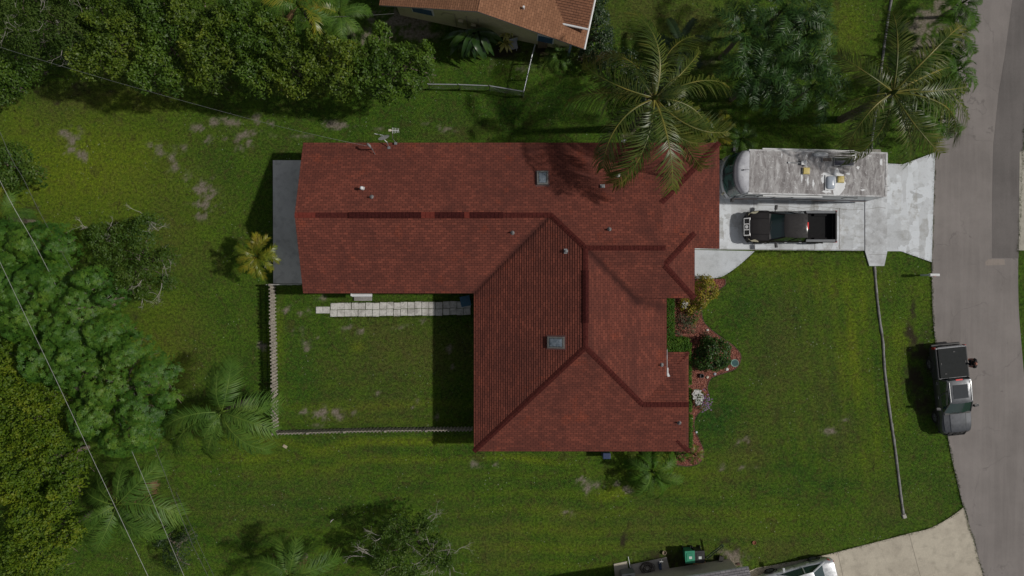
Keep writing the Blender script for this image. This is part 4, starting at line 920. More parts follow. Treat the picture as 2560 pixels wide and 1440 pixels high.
hd = [([(255, 110, 62), (205, 150, 48), (300, 50, 60), (230, 30, 60), (200, -60, 70), (290, 165, 35)], 'leftmost of the glossy hedge trees, next to the greyish olive tree', 'ficus_y'),
 ([(385, 150, 58), (400, 70, 60), (345, 195, 36), (360, 20, 55), (420, 195, 40), (380, -60, 70)], 'glossy hedge tree second from the left, reaching down over the lawn', 'ficus'),
 ([(490, 110, 62), (515, 180, 50), (460, 35, 55), (530, 40, 50), (560, 130, 45), (480, -60, 70)], 'glossy hedge tree third from the left with open dark gaps', 'ficus_y'),
 ([(600, 95, 60), (625, 185, 52), (645, 35, 45), (590, 20, 45), (670, 120, 40)], 'glossy hedge tree in the middle of the row, left of the orange tipped palms', 'ficus'),
 ([(705, 130, 60), (720, 195, 48), (700, 70, 42), (760, 150, 45), (670, 200, 36)], 'glossy hedge tree just below the orange tipped palms', 'ficus_y'),
 ([(815, 130, 52), (840, 190, 50), (870, 140, 45), (790, 195, 40), (790, 90, 36)], 'golden tinted hedge tree second from the right end of the row', 'ficus_y'),
 ([(960, 165, 58), (1015, 145, 45), (1055, 160, 36), (945, 110, 38), (900, 190, 50), (960, 215, 42), (1020, 195, 40), (955, 75, 22), (1065, 115, 20)], 'darker round hedge tree at the right end of the row', 'ficus')]
for i, (lb, lab, mt) in enumerate(hd): tree(lab, lb, 5.2, FM[mt], (.165, .085), 230, 20 + i, name='hedge_tree', group=G1, lump=.60, shell=.15, fs_=1.15)
tree('small bright bush at the left edge above the wire', [(30, 395, 46), (20, 440, 42), (70, 430, 30), (-20, 400, 50)], 3.0, FM['sparse'], (.16, .08), 240, 31, cat='bush', name='bush')
tree('low leafy bush at the left edge at the head of the lawn', [(0, 230, 34), (10, 180, 30)], 2.4, FM['sparse'], (.16, .08), 230, 32, cat='bush', name='bush')
mg = [([(60, 610, 62), (125, 620, 45), (20, 660, 50), (110, 585, 36), (-30, 600, 60)], 'upper mango tree at the left edge, beside the bare branched tree'),
 ([(90, 720, 78), (180, 770, 62), (50, 800, 70), (150, 840, 78), (250, 840, 56), (0, 730, 70), (210, 700, 36), (260, 745, 30)], 'big dark green mango tree crossed by the wire'),
 ([(300, 900, 66), (370, 940, 60), (260, 970, 78), (340, 1030, 70), (210, 1050, 66), (270, 1110, 50), (330, 1100, 46), (180, 920, 80), (395, 1000, 34), (100, 900, 70)], 'lower right mango tree reaching toward the back lawn')]
for i, (lb, lab) in enumerate(mg): tree(lab, lb, 6.2 if i else 5.2, FM['mango'], (.165, .045), 78, 40 + i, name='mango_tree', group='mango trees on the left', rosette=8, lump=.36, shell=.08, fs_=1.2, hh_=2.6)
yl = [([(40, 960, 70), (110, 1010, 56), (40, 1060, 70), (110, 1080, 46), (0, 900, 60)], 'yellow green tree at the left edge just below the mango trees'),
 ([(100, 1130, 70), (160, 1170, 50), (50, 1190, 80), (140, 1220, 46), (-10, 1130, 60)], 'yellow green tree at the left edge, middle of three'),
 ([(60, 1290, 80), (130, 1270, 46), (30, 1390, 80), (110, 1380, 56), (160, 1340, 40), (80, 1450, 70)], 'yellow green tree in the bottom left corner')]
for i, (lb, lab) in enumerate(yl): tree(lab, lb, 5.8, FM['yellow'], (.15, .085), 260, 50 + i, name='leafy_tree', group='yellow green trees at the lower left', lump=.62, shell=.13, fs_=1.0)
tree('sparse tree with many pale bare branches on the left lawn', [(330, 600, 62), (275, 645, 56), (370, 670, 56), (310, 700, 56), (235, 590, 40), (405, 640, 34), (362, 550, 26), (400, 700, 30), (350, 730, 30)], 3.6, FM['sparse'], (.13, .06), 520, 60, bare=20, lump=.5, shell=.25, r0=.07, fs_=.9, sparse_in=False)
tree('sparse tree with bare twig tips at the bottom edge', [(1000, 1350, 56), (950, 1400, 50), (1080, 1390, 50), (1010, 1410, 60), (1115, 1400, 34), (1060, 1320, 36), (970, 1330, 34)], 3.6, FM['sparse'], (.12, .055), 300, 61, bare=26, lump=.5, shell=.25, r0=.07, fs_=.9)
tree('small dark shrub on the lower lawn between the wires', [(430, 1375, 46), (410, 1345, 30), (455, 1350, 30), (440, 1410, 34)], 1.9, FM['dark'], (.10, .035), 330, 62, cat='shrub', name='shrub', lump=.3)
tree('leafy vine covered shrub at the corner of the cream house', [(1495, 40, 36), (1500, 90, 42), (1510, 130, 36), (1490, -20, 40), (1470, 125, 24)], 2.2, FM['dark'], (.13, .08), 330, 63, cat='shrub', name='shrub')
tree('dark shrub partly under the big coconut palm', [(1600, 200, 46), (1660, 215, 40), (1560, 150, 40), (1620, 260, 40)], 1.6, FM['dark'], (.14, .07), 150, 64, cat='shrub', name='shrub', lump=.4)
tree('leafy verge shrub under the roadside palm', [(2380, 210, 46), (2360, 270, 34), (2395, 150, 34), (2330, 215, 34)], 1.8, FM['bright'], (.16, .07), 160, 65, cat='shrub', name='shrub', lump=.4)
# flower bed planting
def shrub(label, lb, z, mt, leaf=(.09, .045), dens=650, seed=1, flowers=None, **k):
    k.setdefault('zvar', .05); k.setdefault('fs_', .45); k.setdefault('lump', .10); k.setdefault('shell', .06); k.setdefault('hh_', z * .85)
    s = tree(label, lb, z, FM[mt], leaf, dens, seed, cat='shrub', name='shrub', r0=.03, **k)
    if flowers:
        rs = np.random.RandomState(seed); fm, lbf, n = flowers; Cs = []
        for px, py, rp in lbf:
            a = rs.uniform(0, 6.28, n); q = np.sqrt(rs.uniform(0, 1, n)) * rp
            for u, v_ in zip(px + q * np.cos(a), py + q * np.sin(a)): Cs.append(tuple(P(u, v_, z + .08 + rs.uniform(-.1, .08))))
        C = np.array(Cs); V, Q = leaves(rs, np.repeat(C, 5, 0), np.tile([0, 0, 1.0], (len(C) * 5, 1)), .07, .06, .6, .5); np_mesh('flowers', V, Q, rs.uniform(0, 1, len(Q)), FM[fm], s)['kind'] = 'stuff'
    return s
shrub('yellow and orange croton at the walkway corner', [(1765, 712, 28), (1760, 735, 26), (1780, 728, 22), (1752, 758, 20)], 1.2, 'croton', (.12, .06), 520, 70)
shrub('yellowish shrub below the porch roof corner', [(1712, 762, 19), (1722, 775, 17), (1735, 765, 16)], .8, 'croton', (.09, .05), 450, 71, flowers=('white', [(1712, 762, 8)], 14))
shrub('mixed leafy shrub against the bed edge under the croton', [(1738, 778, 18), (1734, 796, 16)], .7, 'sparse', (.09, .045), 450, 72)
shrub('greyish rounded shrub in the middle of the bed', [(1712, 808, 24), (1725, 820, 18), (1702, 798, 16)], .8, 'grey', (.08, .03), 550, 73)
shrub('small yellow flecked shrub right of the greyish one', [(1731, 812, 10), (1738, 806, 8)], .75, 'croton', (.07, .04), 450, 74)
shrub('small dark shrub by the hedge bend', [(1692, 833, 11), (1700, 838, 8)], .6, 'grey', (.08, .04), 450, 75)
shrub('small low reddish shrub above the big round shrub', [(1763, 836, 11), (1775, 838, 9)], .45, 'dark', (.07, .04), 450, 76)
shrub('big round dark green shrub in the bulge of the bed', [(1785, 888, 42), (1765, 900, 32), (1800, 875, 30), (1805, 900, 26), (1775, 870, 28)], 1.35, 'shrub', (.14, .07), 520, 77, lump=.16)
shrub('flowering shrub covered in white and purple blossom', [(1745, 992, 20), (1758, 1002, 20), (1752, 1015, 14)], .9, 'sparse', (.08, .05), 420, 78, flowers=('white', [(1745, 990, 14), (1747, 1004, 9), (1740, 982, 6)], 70))
rs = np.random.RandomState(9); C = np.array([tuple(P(1764 + rs.normal(0, 7), 1006 + rs.normal(0, 10), .9 + rs.uniform(-.1, .1))) for i in range(90)]); V, Q = leaves(rs, np.repeat(C, 4, 0), np.tile([0, 0, 1.0], (360, 1)), .06, .05, .6, .5)
sh = [o for o in COL.objects if o.get('label', '').startswith('flowering shrub')][0]; np_mesh('purple_flowers', V, Q, rs.uniform(0, 1, len(Q)), FM['purple'], sh)['kind'] = 'stuff'
shrub('bushy green shrub at the lower end of the bed', [(1704, 1142, 16), (1695, 1135, 12), (1712, 1135, 10)], .8, 'bright', (.09, .05), 450, 79)
def hedge(label, rects, z, seed):
    rs = np.random.RandomState(seed); Cs, Ns = [], []
    bx, by = P(rects[0][0], rects[0][1])[:2]; t = thing('hedge', label, 'hedge', (bx, by, 0)); stem = MB()
    for x0, y0, x1, y1 in rects:
        a = P(x0, y1, z); b_ = P(x1, y0, z); A = (b_.x - a.x) * (b_.y - a.y); n = int(A * 900)
        Cs.append(np.stack([rs.uniform(a.x, b_.x, n), rs.uniform(a.y, b_.y, n), z + rs.normal(0, .05, n)], 1)); Ns.append(np.tile([0, 0, 1.], (n, 1)))
        for (fx, fy, nx_, ny_) in ((a.x, None, -1, 0), (b_.x, None, 1, 0), (None, a.y, 0, -1), (None, b_.y, 0, 1)):
            L = (b_.y - a.y) if fx is not None else (b_.x - a.x); n = int(L * z * 600)
            xs = np.full(n, fx) + rs.normal(0, .04, n) if fx is not None else rs.uniform(a.x, b_.x, n); ys = np.full(n, fy) + rs.normal(0, .04, n) if fy is not None else rs.uniform(a.y, b_.y, n)
            Cs.append(np.stack([xs, ys, rs.uniform(.05, z, n)], 1)); Ns.append(np.tile([nx_, ny_, .3], (n, 1)))
        for k in range(int(A * 3) + 1): q = (rs.uniform(a.x + .1, b_.x - .1), rs.uniform(a.y + .05, b_.y - .05)); stem.tube([(q[0], q[1], 0), (q[0], q[1], z * .8)], .02, 5)
    C = np.concatenate(Cs); V, Q = leaves(rs, C, np.concatenate(Ns), .09, .045, .4); np_mesh('crown', V, Q, rs.uniform(0, 1, len(Q)), FM['bright'], t); build('stems', stem, M_BARK, t)
    return t
hedge('clipped bright green hedge strip along the front wall, above the wide block', [(1666, 748, 1685, 845)], .9, 80)
hedge('wide clipped hedge block that turns down past the porch', [(1667, 846, 1722, 878), (1720, 860, 1728, 960)], .9, 81)
hedge('narrow clipped hedge strip along the lower porch edge', [(1722, 975, 1729, 1030), (1723, 1040, 1731, 1118)], .8, 82)

# ---- palms
def frond_mesh(name, L, e0, e1, wid, nleaf, lw, mat, seed, ahead=.55, leafdroop=.35, plume=False, vee=.25, stalk=.12, prof=.55, sag=0):
    """a frond lying along +X from the origin: arching rib and two rows of narrow leaflets"""
    rs = np.random.RandomState(seed); n = 26; pts = [np.zeros(3)]; dirs = []
    side = 0
    for i in range(n):
        f = i / (n - 1); el = e0 + (e1 - e0) * f ** 1.2; side += rs.uniform(-.012, .012) + sag / n
        d = np.array([math.cos(el) * math.cos(side), math.cos(el) * math.sin(side), math.sin(el)]); dirs.append(d); pts.append(pts[-1] + d * L / n)
    dirs.append(dirs[-1]); pts = np.array(pts); dirs = np.array(dirs)
    V, Q, Rn = [], [], []
    # rib
    for i in range(0, n, 1):
        r0 = .0085 * (1 - i / n) + .0022; r1 = .0085 * (1 - (i + 1) / n) + .0022; s = np.cross(dirs[i], [0, 0, 1]); s /= np.linalg.norm(s); u = np.cross(s, dirs[i])
        o = len(V); V += [pts[i] - s * r0, pts[i] + u * r0, pts[i] + s * r0, pts[i + 1] - s * r1, pts[i + 1] + u * r1, pts[i + 1] + s * r1]
        Q += [(o, o + 1, o + 4, o + 3), (o + 1, o + 2, o + 5, o + 4)]; Rn += [1.0, 1.0]
    for k in range(nleaf):
        f = stalk + (1 - stalk) * (k + rs.uniform(0, .6)) / nleaf; x = f * n; i = min(int(x), n - 1); p = pts[i] + (pts[i + 1] - pts[i]) * (x - i); d = dirs[i]
        s = np.cross(d, [0, 0, 1]); s /= np.linalg.norm(s); u = np.cross(s, d)
        q = (f - stalk) / (1 - stalk); ll = wid * (math.sin(math.pi * min(1, .12 + .80 * q)) ** prof) * rs.uniform(.85, 1.1)
        rowr = rs.uniform(0, .35); jit = rs.uniform(-.28, .28)
        for sg in (-1, 1):
            if plume:
                a = rs.uniform(-1.2, 1.2); dr = s * sg * math.cos(a) + u * math.sin(a); dr = dr * .85 + d * rs.uniform(.3, .6)
            else: dr = s * sg + d * (ahead + .7 * q + jit + rs.uniform(-.12, .12)) + u * (vee + rs.uniform(-.22, .22))
            dr /= np.linalg.norm(dr); g = np.array([0, 0, -1.0]); l1 = ll * rs.uniform(.9, 1.08)
            m1 = p + dr * l1 * .5 + g * l1 * leafdroop * .12; tip = p + dr * l1 * .92 + g * l1 * leafdroop
            ws = np.cross(dr, u if not plume else np.cross(dr, s) + 1e-6); ws = np.cross(dr, np.cross(ws, dr)); ws = d - dr * d.dot(dr); ws /= np.linalg.norm(ws) + 1e-9
            o = len(V); V += [p - ws * lw * .35, p + ws * lw * .35, m1 + ws * lw * .5, m1 - ws * lw * .5, tip + ws * lw * .08, tip - ws * lw * .08]
            Q += [(o, o + 1, o + 2, o + 3), (o + 3, o + 2, o + 4, o + 5)]; r_ = min(1, rowr + rs.uniform(0, .35) + .25 * q); Rn += [r_, r_ * 1.05]
    me = bpy.data.meshes.new(name); V = np.array(V); Q = np.array(Q)
    me.vertices.add(len(V)); me.vertices.foreach_set('co', V.astype(np.float32).ravel()); me.loops.add(Q.size); me.loops.foreach_set('vertex_index', Q.astype(np.int32).ravel())
    me.polygons.add(len(Q)); me.polygons.foreach_set('loop_start', np.arange(0, Q.size, 4, dtype=np.int32)); me.update(calc_edges=True)
    me.attributes.new('rnd', 'FLOAT', 'FACE').data.foreach_set('value', np.array(Rn, np.float32)); me.materials.append(mat)
    return me
COCO = [frond_mesh('coconut_frond', 1, R(e0), R(e1), .25, 54, .0100, FM['coco'], 100 + i, leafdroop=ld, sag=sg_, vee=.1) for i, (e0, e1, ld, sg_) in enumerate(((25, -50, .55, .4), (12, -60, .75, -.45), (38, -40, .45, .2), (5, -45, .85, -.25), (20, -68, .65, .6)))]
QUEEN = [frond_mesh('queen_frond', 1, R(e0), R(e1), .30, 44, .0150, FM['queen'], 120 + i, leafdroop=.55, ahead=.45, vee=.15, sag=sg_) for i, (e0, e1, sg_) in enumerate(((30, -50, .3), (15, -65, -.35), (45, -40, .15)))]
FEAT = [frond_mesh('feather_frond', 1, R(e0), R(e1), .20, 85, .0125, FM['feather'], 130 + i, leafdroop=.25, plume=True) for i, (e0, e1) in enumerate(((40, -60), (25, -75), (55, -45)))]
ARECA = [frond_mesh('areca_frond', 1, R(e0), R(e1), .33, 30, .024, FM['areca'], 140 + i, leafdroop=.25, vee=.5) for i, (e0, e1) in enumerate(((50, -30), (35, -45)))]
PYG = [frond_mesh('feather_frond', 1, R(e0), R(e1), .30, 46, .018, FM['bright'], 150 + i, leafdroop=.3, vee=.35) for i, (e0, e1) in enumerate(((50, -65), (35, -75)))]
DEAD = frond_mesh('dead_frond', 1, R(-5), R(-60), .2, 50, .02, FM['brown'], 160, leafdroop=.7)
DARKP = [frond_mesh('feather_frond', 1, R(20), R(-30), .22, 60, .03, FM['dark'], 170, leafdroop=.2)]
def palm(label, cpx, cpy, z, fr, fronds, name='palm', group=None, r0=.16, dead=(), seed=1, base=None, extra=0, exL=1.0, heart=True):
    """fronds: list of (azimuth deg, length m) ; z is the height of the crown"""
    rg = random.Random(seed); c = P(cpx, cpy, z); bx, by = (c.x, c.y) if base is None else base
    t = thing(name, label, 'palm', (bx, by, 0), 0, group)
    if z > .6:
        n = 9; pts = [Vector((bx + (c.x - bx) * (i / n) ** 1.6, by + (c.y - by) * (i / n) ** 1.6, (z - .1) * i / n)) for i in range(n + 1)]
        mb = MB(); rr = []; pp = []
        for i in range(int(z / .12)):
            f = i / (z / .12); k = f * n; a = pts[min(int(k), n)]; b_ = pts[min(int(k) + 1, n)]; pp.append(a.lerp(b_, k - int(k))); rr.append(r0 * (1.35 - .5 * f) * (1.0 + .06 * (i % 2)))
        mb.tube(pp, rr, 10); build('trunk', mb, M_BARK, t)
    for i, (az, L) in enumerate(list(fronds) + [(rg.uniform(0, 360), exL * rg.uniform(.6, 1)) for _ in range(extra)]):
        me = fr[i % len(fr)]; o = bpy.data.objects.new('frond', me); COL.objects.link(o); o.parent = t
        young = i >= len(fronds)
        o.location = c - Vector((bx, by, 0)) + Vector((math.cos(R(az)) * .08, math.sin(R(az)) * .08, rg.uniform(-.12, .1)))
        o.rotation_euler = (rg.uniform(-.8, .8), rg.uniform(-.15, .22) - (.45 if young else 0), R(az)); s = L * 1.13; o.scale = (s, s * rg.uniform(.9, 1.15), s)
    for az, L in dead:
        o = bpy.data.objects.new('dead_frond', DEAD); COL.objects.link(o); o.parent = t; o.location = c - Vector((bx, by, 0)) - Vector((0, 0, .25)); o.rotation_euler = (0, .1, R(az)); o.scale = (L, L, L)
    if heart:
        mb = MB().tube([c + Vector((0, 0, -.35)), c + Vector((0, 0, .15)), c + Vector((.05, .02, .5))], [r0 * 1.1, r0 * .7, .02], 8); build('heart', mb, FM['coco'], t, smooth=50)
    return t
def tips(cx, cy, lst, z): return [(math.degrees(math.atan2(cy - y, x - cx)), math.hypot(x - cx, y - cy) * (H - z) / F) for x, y in lst]
C1 = palm('big coconut palm hanging over the upper right of the red roof', 1637, 246, 7.6, COCO, tips(1637, 246, [(1642, 35), (1670, 50), (1478, 130), (1428, 215), (1455, 350), (1550, 445), (1597, 472), (1652, 468), (1765, 418), (1695, 390), (1797, 362), (1805, 262), (1832, 232), (1765, 118), (1552, 72), (1730, 180), (1590, 380)], 7.6), 'coconut_palm', r0=.18, seed=3, extra=8, exL=1.8)
nuts = MB()
M_NUT = mat_plain('coconut_husk', (.22, .16, .06), .6, kind='geo')
for i in range(7):
    a = i * .9; c = P(1632, 248, 7.2); build('coconut', MB().blob((c.x + .26 * math.cos(a), c.y + .26 * math.sin(a), 7.15 - .05 * (i % 3)), (.11, .11, .14), 8, 6, i, .05), M_NUT, C1, smooth=60)
C2_ = palm('coconut palm beside the road with fronds over the motorhome tail', 2232, 232, 6.6, COCO, tips(2232, 232, [(2262, 30), (2210, 105), (2110, 128), (2110, 248), (2098, 322), (2140, 280), (2205, 415), (2330, 385), (2320, 310), (2428, 318), (2432, 245), (2447, 212), (2412, 92), (2445, 110), (2335, 95), (2260, 400), (2370, 180)], 6.6), 'coconut_palm', r0=.17, seed=4, extra=5, exL=1.2)
rgq = random.Random(12)
for i, (px, py, L, n, lab) in enumerate(((1945, 175, 2.5, 15, 'central feathery palm of the dark cluster above the motorhome'), (1860, 80, 2.3, 12, 'feathery palm at the upper left of the cluster above the motorhome'), (2015, 90, 2.3, 13, 'feathery palm at the upper right of the cluster above the motorhome'), (2030, 215, 2.0, 12, 'feathery palm at the lower right of the cluster above the motorhome'), (1890, 195, 2.1, 12, 'feathery palm at the lower left of the cluster above the motorhome'), (1960, 20, 2.4, 12, 'feathery palm of the cluster cut by the top edge'))):
    palm(lab, px, py, 4.6 + .3 * (i % 3), FEAT, [(k * 360 / n + rgq.uniform(-12, 12), L * rgq.uniform(.75, 1.1)) for k in range(n)], 'feather_palm', 'feathery palms above the motorhome', r0=.11, seed=20 + i, extra=3, exL=1.2)
palm('small dark palm between coconut palm and palm cluster', 1700, 110, 2.6, DARKP, [(k * 51 + 10, 1.5) for k in range(7)], 'small_palm', r0=.08, seed=30)
palm('small bright fan shaped palm behind the roof corner', 1790, 325, 1.9, ARECA, [(k * 40 + 5, 1.0) for k in range(9)], 'small_palm', r0=.07, seed=31)
palm('small spiky palm beside the motorhome nose', 1852, 348, 1.6, [FEAT[2], QUEEN[2]], [(k * 30 + 9, .95) for k in range(12)], 'small_palm', r0=.07, seed=32)
palm('queen palm left of the picket fence corner', 553, 1030, 5.0, QUEEN, tips(553, 1030, [(600, 912), (690, 990), (682, 1085), (645, 1142), (512, 1172), (450, 1130), (418, 1040), (505, 935), (560, 930), (655, 1040), (540, 1120), (480, 1060)], 5.0), 'queen_palm', r0=.14, seed=33, extra=4, exL=1.5)
palm('queen palm with brown dead fronds among the wires at lower left', 292, 1262, 4.6, QUEEN, tips(292, 1262, [(415, 1175), (440, 1245), (395, 1320), (380, 1365), (330, 1380), (230, 1370), (190, 1340), (170, 1240), (262, 1170), (320, 1160), (350, 1210), (210, 1300)], 4.6), 'queen_palm', r0=.14, seed=34, extra=3, exL=1.4, dead=[(138, 1.9), (12, 2.0), (28, 2.2), (-95, 2.3)])
palm('queen palm cut by the bottom edge on the lower lawn', 722, 1440, 3.4, QUEEN, tips(722, 1440, [(640, 1390), (700, 1350), (745, 1352), (790, 1372), (835, 1400), (800, 1470), (640, 1480), (680, 1375)], 3.4), 'queen_palm', r0=.16, seed=35, extra=2, exL=1.2, dead=[(150, 1.9), (40, 1.2)])
palm('young yellow green palm by the patio', 642, 640, 2.4, ARECA, [(k * 24 + 5, 1.15 * (.85 + .3 * ((k * 7) % 5) / 5)) for k in range(15)], 'areca_palm', r0=.09, seed=36, extra=5, exL=.8)
palm('orange tipped palm at the top edge behind the hedge trees', 745, 10, 4.6, [QUEEN[0], ARECA[0], QUEEN[2], DEAD], [(k * 33, 1.9) for k in range(11)], 'areca_palm', 'palms behind the hedge trees', r0=.11, seed=37)
palm('green palm at the top edge nearer the cream house', 850, 35, 4.0, QUEEN + QUEEN + [ARECA[0]], [(k * 30, 1.6) for k in range(12)], 'areca_palm', 'palms behind the hedge trees', r0=.11, seed=38)
for i, (px, py, lab) in enumerate(((2410, 5, 'curly leaved palm leaning over the road at the top edge'), (2400, 85, 'curly leaved palm on the verge, second from the top'), (2395, 175, 'curly leaved palm beside the road under the coconut fronds'), (2350, 300, 'curly leaved palm nearest the driveway apron'), (2330, 180, 'bushy palm behind the roadside coconut palm'))):
    palm(lab, px, py, 2.6, PYG, [(k * 27 + i * 11, 1.0 + .25 * (k % 3)) for k in range(13)], 'curly_palm', 'curly leaved palms along the road', r0=.08, seed=40 + i)
palm('low palm clump under the lower roof edge', 1630, 1178, 1.3, [PYG[0], QUEEN[2]], [(k * 20 + 4, 1.3 + .2 * (k % 3)) for k in range(18)], 'small_palm', r0=.1, seed=46, extra=5, exL=.9)
palm('small spiky plant at the lower tip of the mulch bed', 1736, 1137, .5, [QUEEN[2], ARECA[0]], [(k * 30, .48) for k in range(12)], 'spiky_plant', r0=.05, seed=47)
palm('broad fronded palm at the left edge above the mango trees', 5, 545, 3.2, QUEEN + ARECA, [(k * 30, 1.5) for k in range(12)], 'small_palm', r0=.12, seed=48)
palm('spiky plant against the cream house wall', 1398, 142, .6, [QUEEN[2]], [(k * 36 + 5, .8) for k in range(10)], 'spiky_plant', r0=.05, seed=49)
# banana like clump and variegated plant
def bigleaf(label, cpx, cpy, z, n, L, Wd, mat, seed, name='banana_plant', base=0):
    rg = random.Random(seed); c = P(cpx, cpy, 0); t = thing(name, label, 'plant', tuple(c))
    for i in range(n):
        az = rg.uniform(0, 6.28) if not base else R(base) + rg.uniform(-1.5, 1.5); l = L * rg.uniform(.7, 1.1); o = Vector((c.x + rg.uniform(-.7, .7) * L * .5, c.y + rg.uniform(-.35, .35) * L * .5, 0)); zz = z * rg.uniform(.6, 1.05)
        d = Vector((math.cos(az), math.sin(az), 0)); s = Vector((-d.y, d.x, 0)); mb = MB()
        mb.tube([o, o + Vector((0, 0, zz * .7)) + d * .05, o + Vector((0, 0, zz)) + d * .2], [.05, .035, .02], 5); o2 = o + Vector((0, 0, zz)) + d * .2; m = 7; rows = []
        for j in range(m + 1):
            f = j / m; p = o2 + d * l * f + Vector((0, 0, .25 * l * math.sin(f * 2.2) - .55 * l * f * f)); w_ = Wd * l * math.sin(math.pi * min(1, .08 + .9 * f)) ** .7 * .5
            rows.append((p + s * w_ + Vector((0, 0, .22 * w_)), p, p - s * w_ + Vector((0, 0, .22 * w_))))
        V_ = [q for r_ in rows for q in r_]; F_ = [(3 * j + k, 3 * j + k + 1, 3 * j + k + 4, 3 * j + k + 3) for j in range(m) for k in (0, 1)]; mb.add(V_, F_)
        lf = build('leaf', mb, mat, t, smooth=70); a = lf.data.attributes.new('rnd', 'FLOAT', 'FACE'); v0 = rg.random(); a.data.foreach_set('value', [v0] * len(lf.data.polygons))
    return t
bigleaf('large leaved banana like clump against the cream house', 1190, 105, 2.0, 46, 1.25, .24, FM['banana'], 5, base=-90)
bigleaf('upper yellow and green striped spiky plant by the cream house', 1269, 85, 1.1, 20, .55, .22, FM['cream'], 6, 'striped_plant')
bigleaf('lower yellow and green striped spiky plant by the cream house', 1264, 112, .9, 16, .5, .22, FM['cream'], 7, 'striped_plant')

# ---- grass blades over the lawn (uncountable)
rs = np.random.RandomState(77); n = 210000; X = rs.uniform(-31.5, 31.5, n); Y = rs.uniform(-18, 18, n)
fb, fd, fy, fdr, fl = field(X, Y); keep = (rs.uniform(0, 1, n) > np.maximum(fb, fd) * 1.1)
def mask_poly(X, Y, poly):
    ins = np.zeros(len(X), bool); n_ = len(poly); j = n_ - 1
    for i in range(n_):
        xi, yi, xj, yj = poly[i][0], poly[i][1], poly[j][0], poly[j][1]; c = ((yi > Y) != (yj > Y)) & (X < (xj - xi) * (Y - yi) / (yj - yi + 1e-12) + xi); ins ^= c; j = i
    return ins
for poly in (PP(left + right[::-1]), PP([(1700, 400), (2216, 400), (2256, 411), (2337, 381), (2328, 656), (2251, 628), (2217, 628), (2209, 665), (2172, 665), (2161, 629), (1886, 628), (1700, 628)]), PP(walk), PP(d2), PP(bed), PP([(683, 401), (790, 401), (790, 709), (683, 709)]),
             [(-11.4, .15), (-1.7, .15), (-1.7, -8.8), (9.5, -8.8), (9.5, -4.1), (9.6, 2.6), (11.3, 2.6), (11.3, 7.8), (-11.4, 7.8)], PP([(826, 758), (1183, 753), (1183, 787), (826, 793)]), PP([(980, -100), (980, 45), (1430, 132), (1480, -100)]), PP([(2546, 376), (2700, 370), (2700, 640), (2546, 628)])):
    keep &= ~mask_poly(X, Y, poly)
sel = [a[keep] for a in (X, Y, fy, fdr, fl)]; X, Y, fy, fdr, fl = sel; n = len(X)
# longer blades straggling over the edges of road, drives, patio and bed
ex, ey = [], []
for line, m in ((PP(left[6:-4]), 160), (PP([(2216, 411), (2256, 411), (2337, 381)]), 120), (PP([(2251, 628), (2328, 656)]), 120), (PP([(1886, 629), (2160, 629)]), 120), (PP(walk[1:-2]), 120), (PP(d2[2:-3]), 120), (PP([(683, 401), (683, 709)]), 100), (PP(gut), 150), (PP(gut2), 150), (PP(bed[2:-3]), 60), (PP([(826, 793), (1183, 788)]), 120), (PP([(826, 757), (1183, 752)]), 120), (PP(right[8:30]), 120)):
    for (x0, y0), (x1, y1) in zip(line[:-1], line[1:]):
        L = math.hypot(x1 - x0, y1 - y0); k = int(L * m)
        if k < 1: continue
        t_ = rs.uniform(0, 1, k); o_ = rs.normal(0, .035, k) + .035 * np.sin((x0 + (x1 - x0) * t_) * 3.1 + (y0 + (y1 - y0) * t_) * 4.3); ex.append(x0 + (x1 - x0) * t_ - (y1 - y0) / L * o_); ey.append(y0 + (y1 - y0) * t_ + (x1 - x0) / L * o_)
ex, ey = np.concatenate(ex), np.concatenate(ey); q = field(ex, ey); ne = len(ex)
X = np.concatenate([X, ex]); Y = np.concatenate([Y, ey]); fy = np.concatenate([fy, q[2]]); fdr = np.concatenate([fdr, q[3]]); fl = np.concatenate([fl, q[4]]); n0 = n; n = len(X)
a = rs.uniform(0, 6.28, n); h = rs.uniform(.02, .065, n) * (1 + .4 * fl); wv = rs.uniform(.006, .014, n); lean = rs.uniform(.02, .06, n); h[n0:] *= 1.7; wv[n0:] *= 1.6; lean[n0:] *= 1.5; a2 = rs.uniform(0, 6.28, n)
V = np.empty((n, 3, 3)); V[:, 0] = np.stack([X - np.cos(a) * wv, Y - np.sin(a) * wv, np.zeros(n)], 1); V[:, 1] = np.stack([X + np.cos(a) * wv, Y + np.sin(a) * wv, np.zeros(n)], 1); V[:, 2] = np.stack([X + np.cos(a2) * lean, Y + np.sin(a2) * lean, h], 1)
gr = np_mesh('grass', V.reshape(-1, 3), np.arange(3 * n).reshape(n, 3), rs.uniform(0, 1, n), M_BLADE); tag(gr, 'short lawn grass growing over the whole plot', 'grass', kind='stuff')
for nm, arr in zip(('yel', 'dry', 'lush'), (fy, fdr, fl)): gr.data.attributes.new(nm, 'FLOAT', 'FACE').data.foreach_set('value', arr.astype(np.float32))
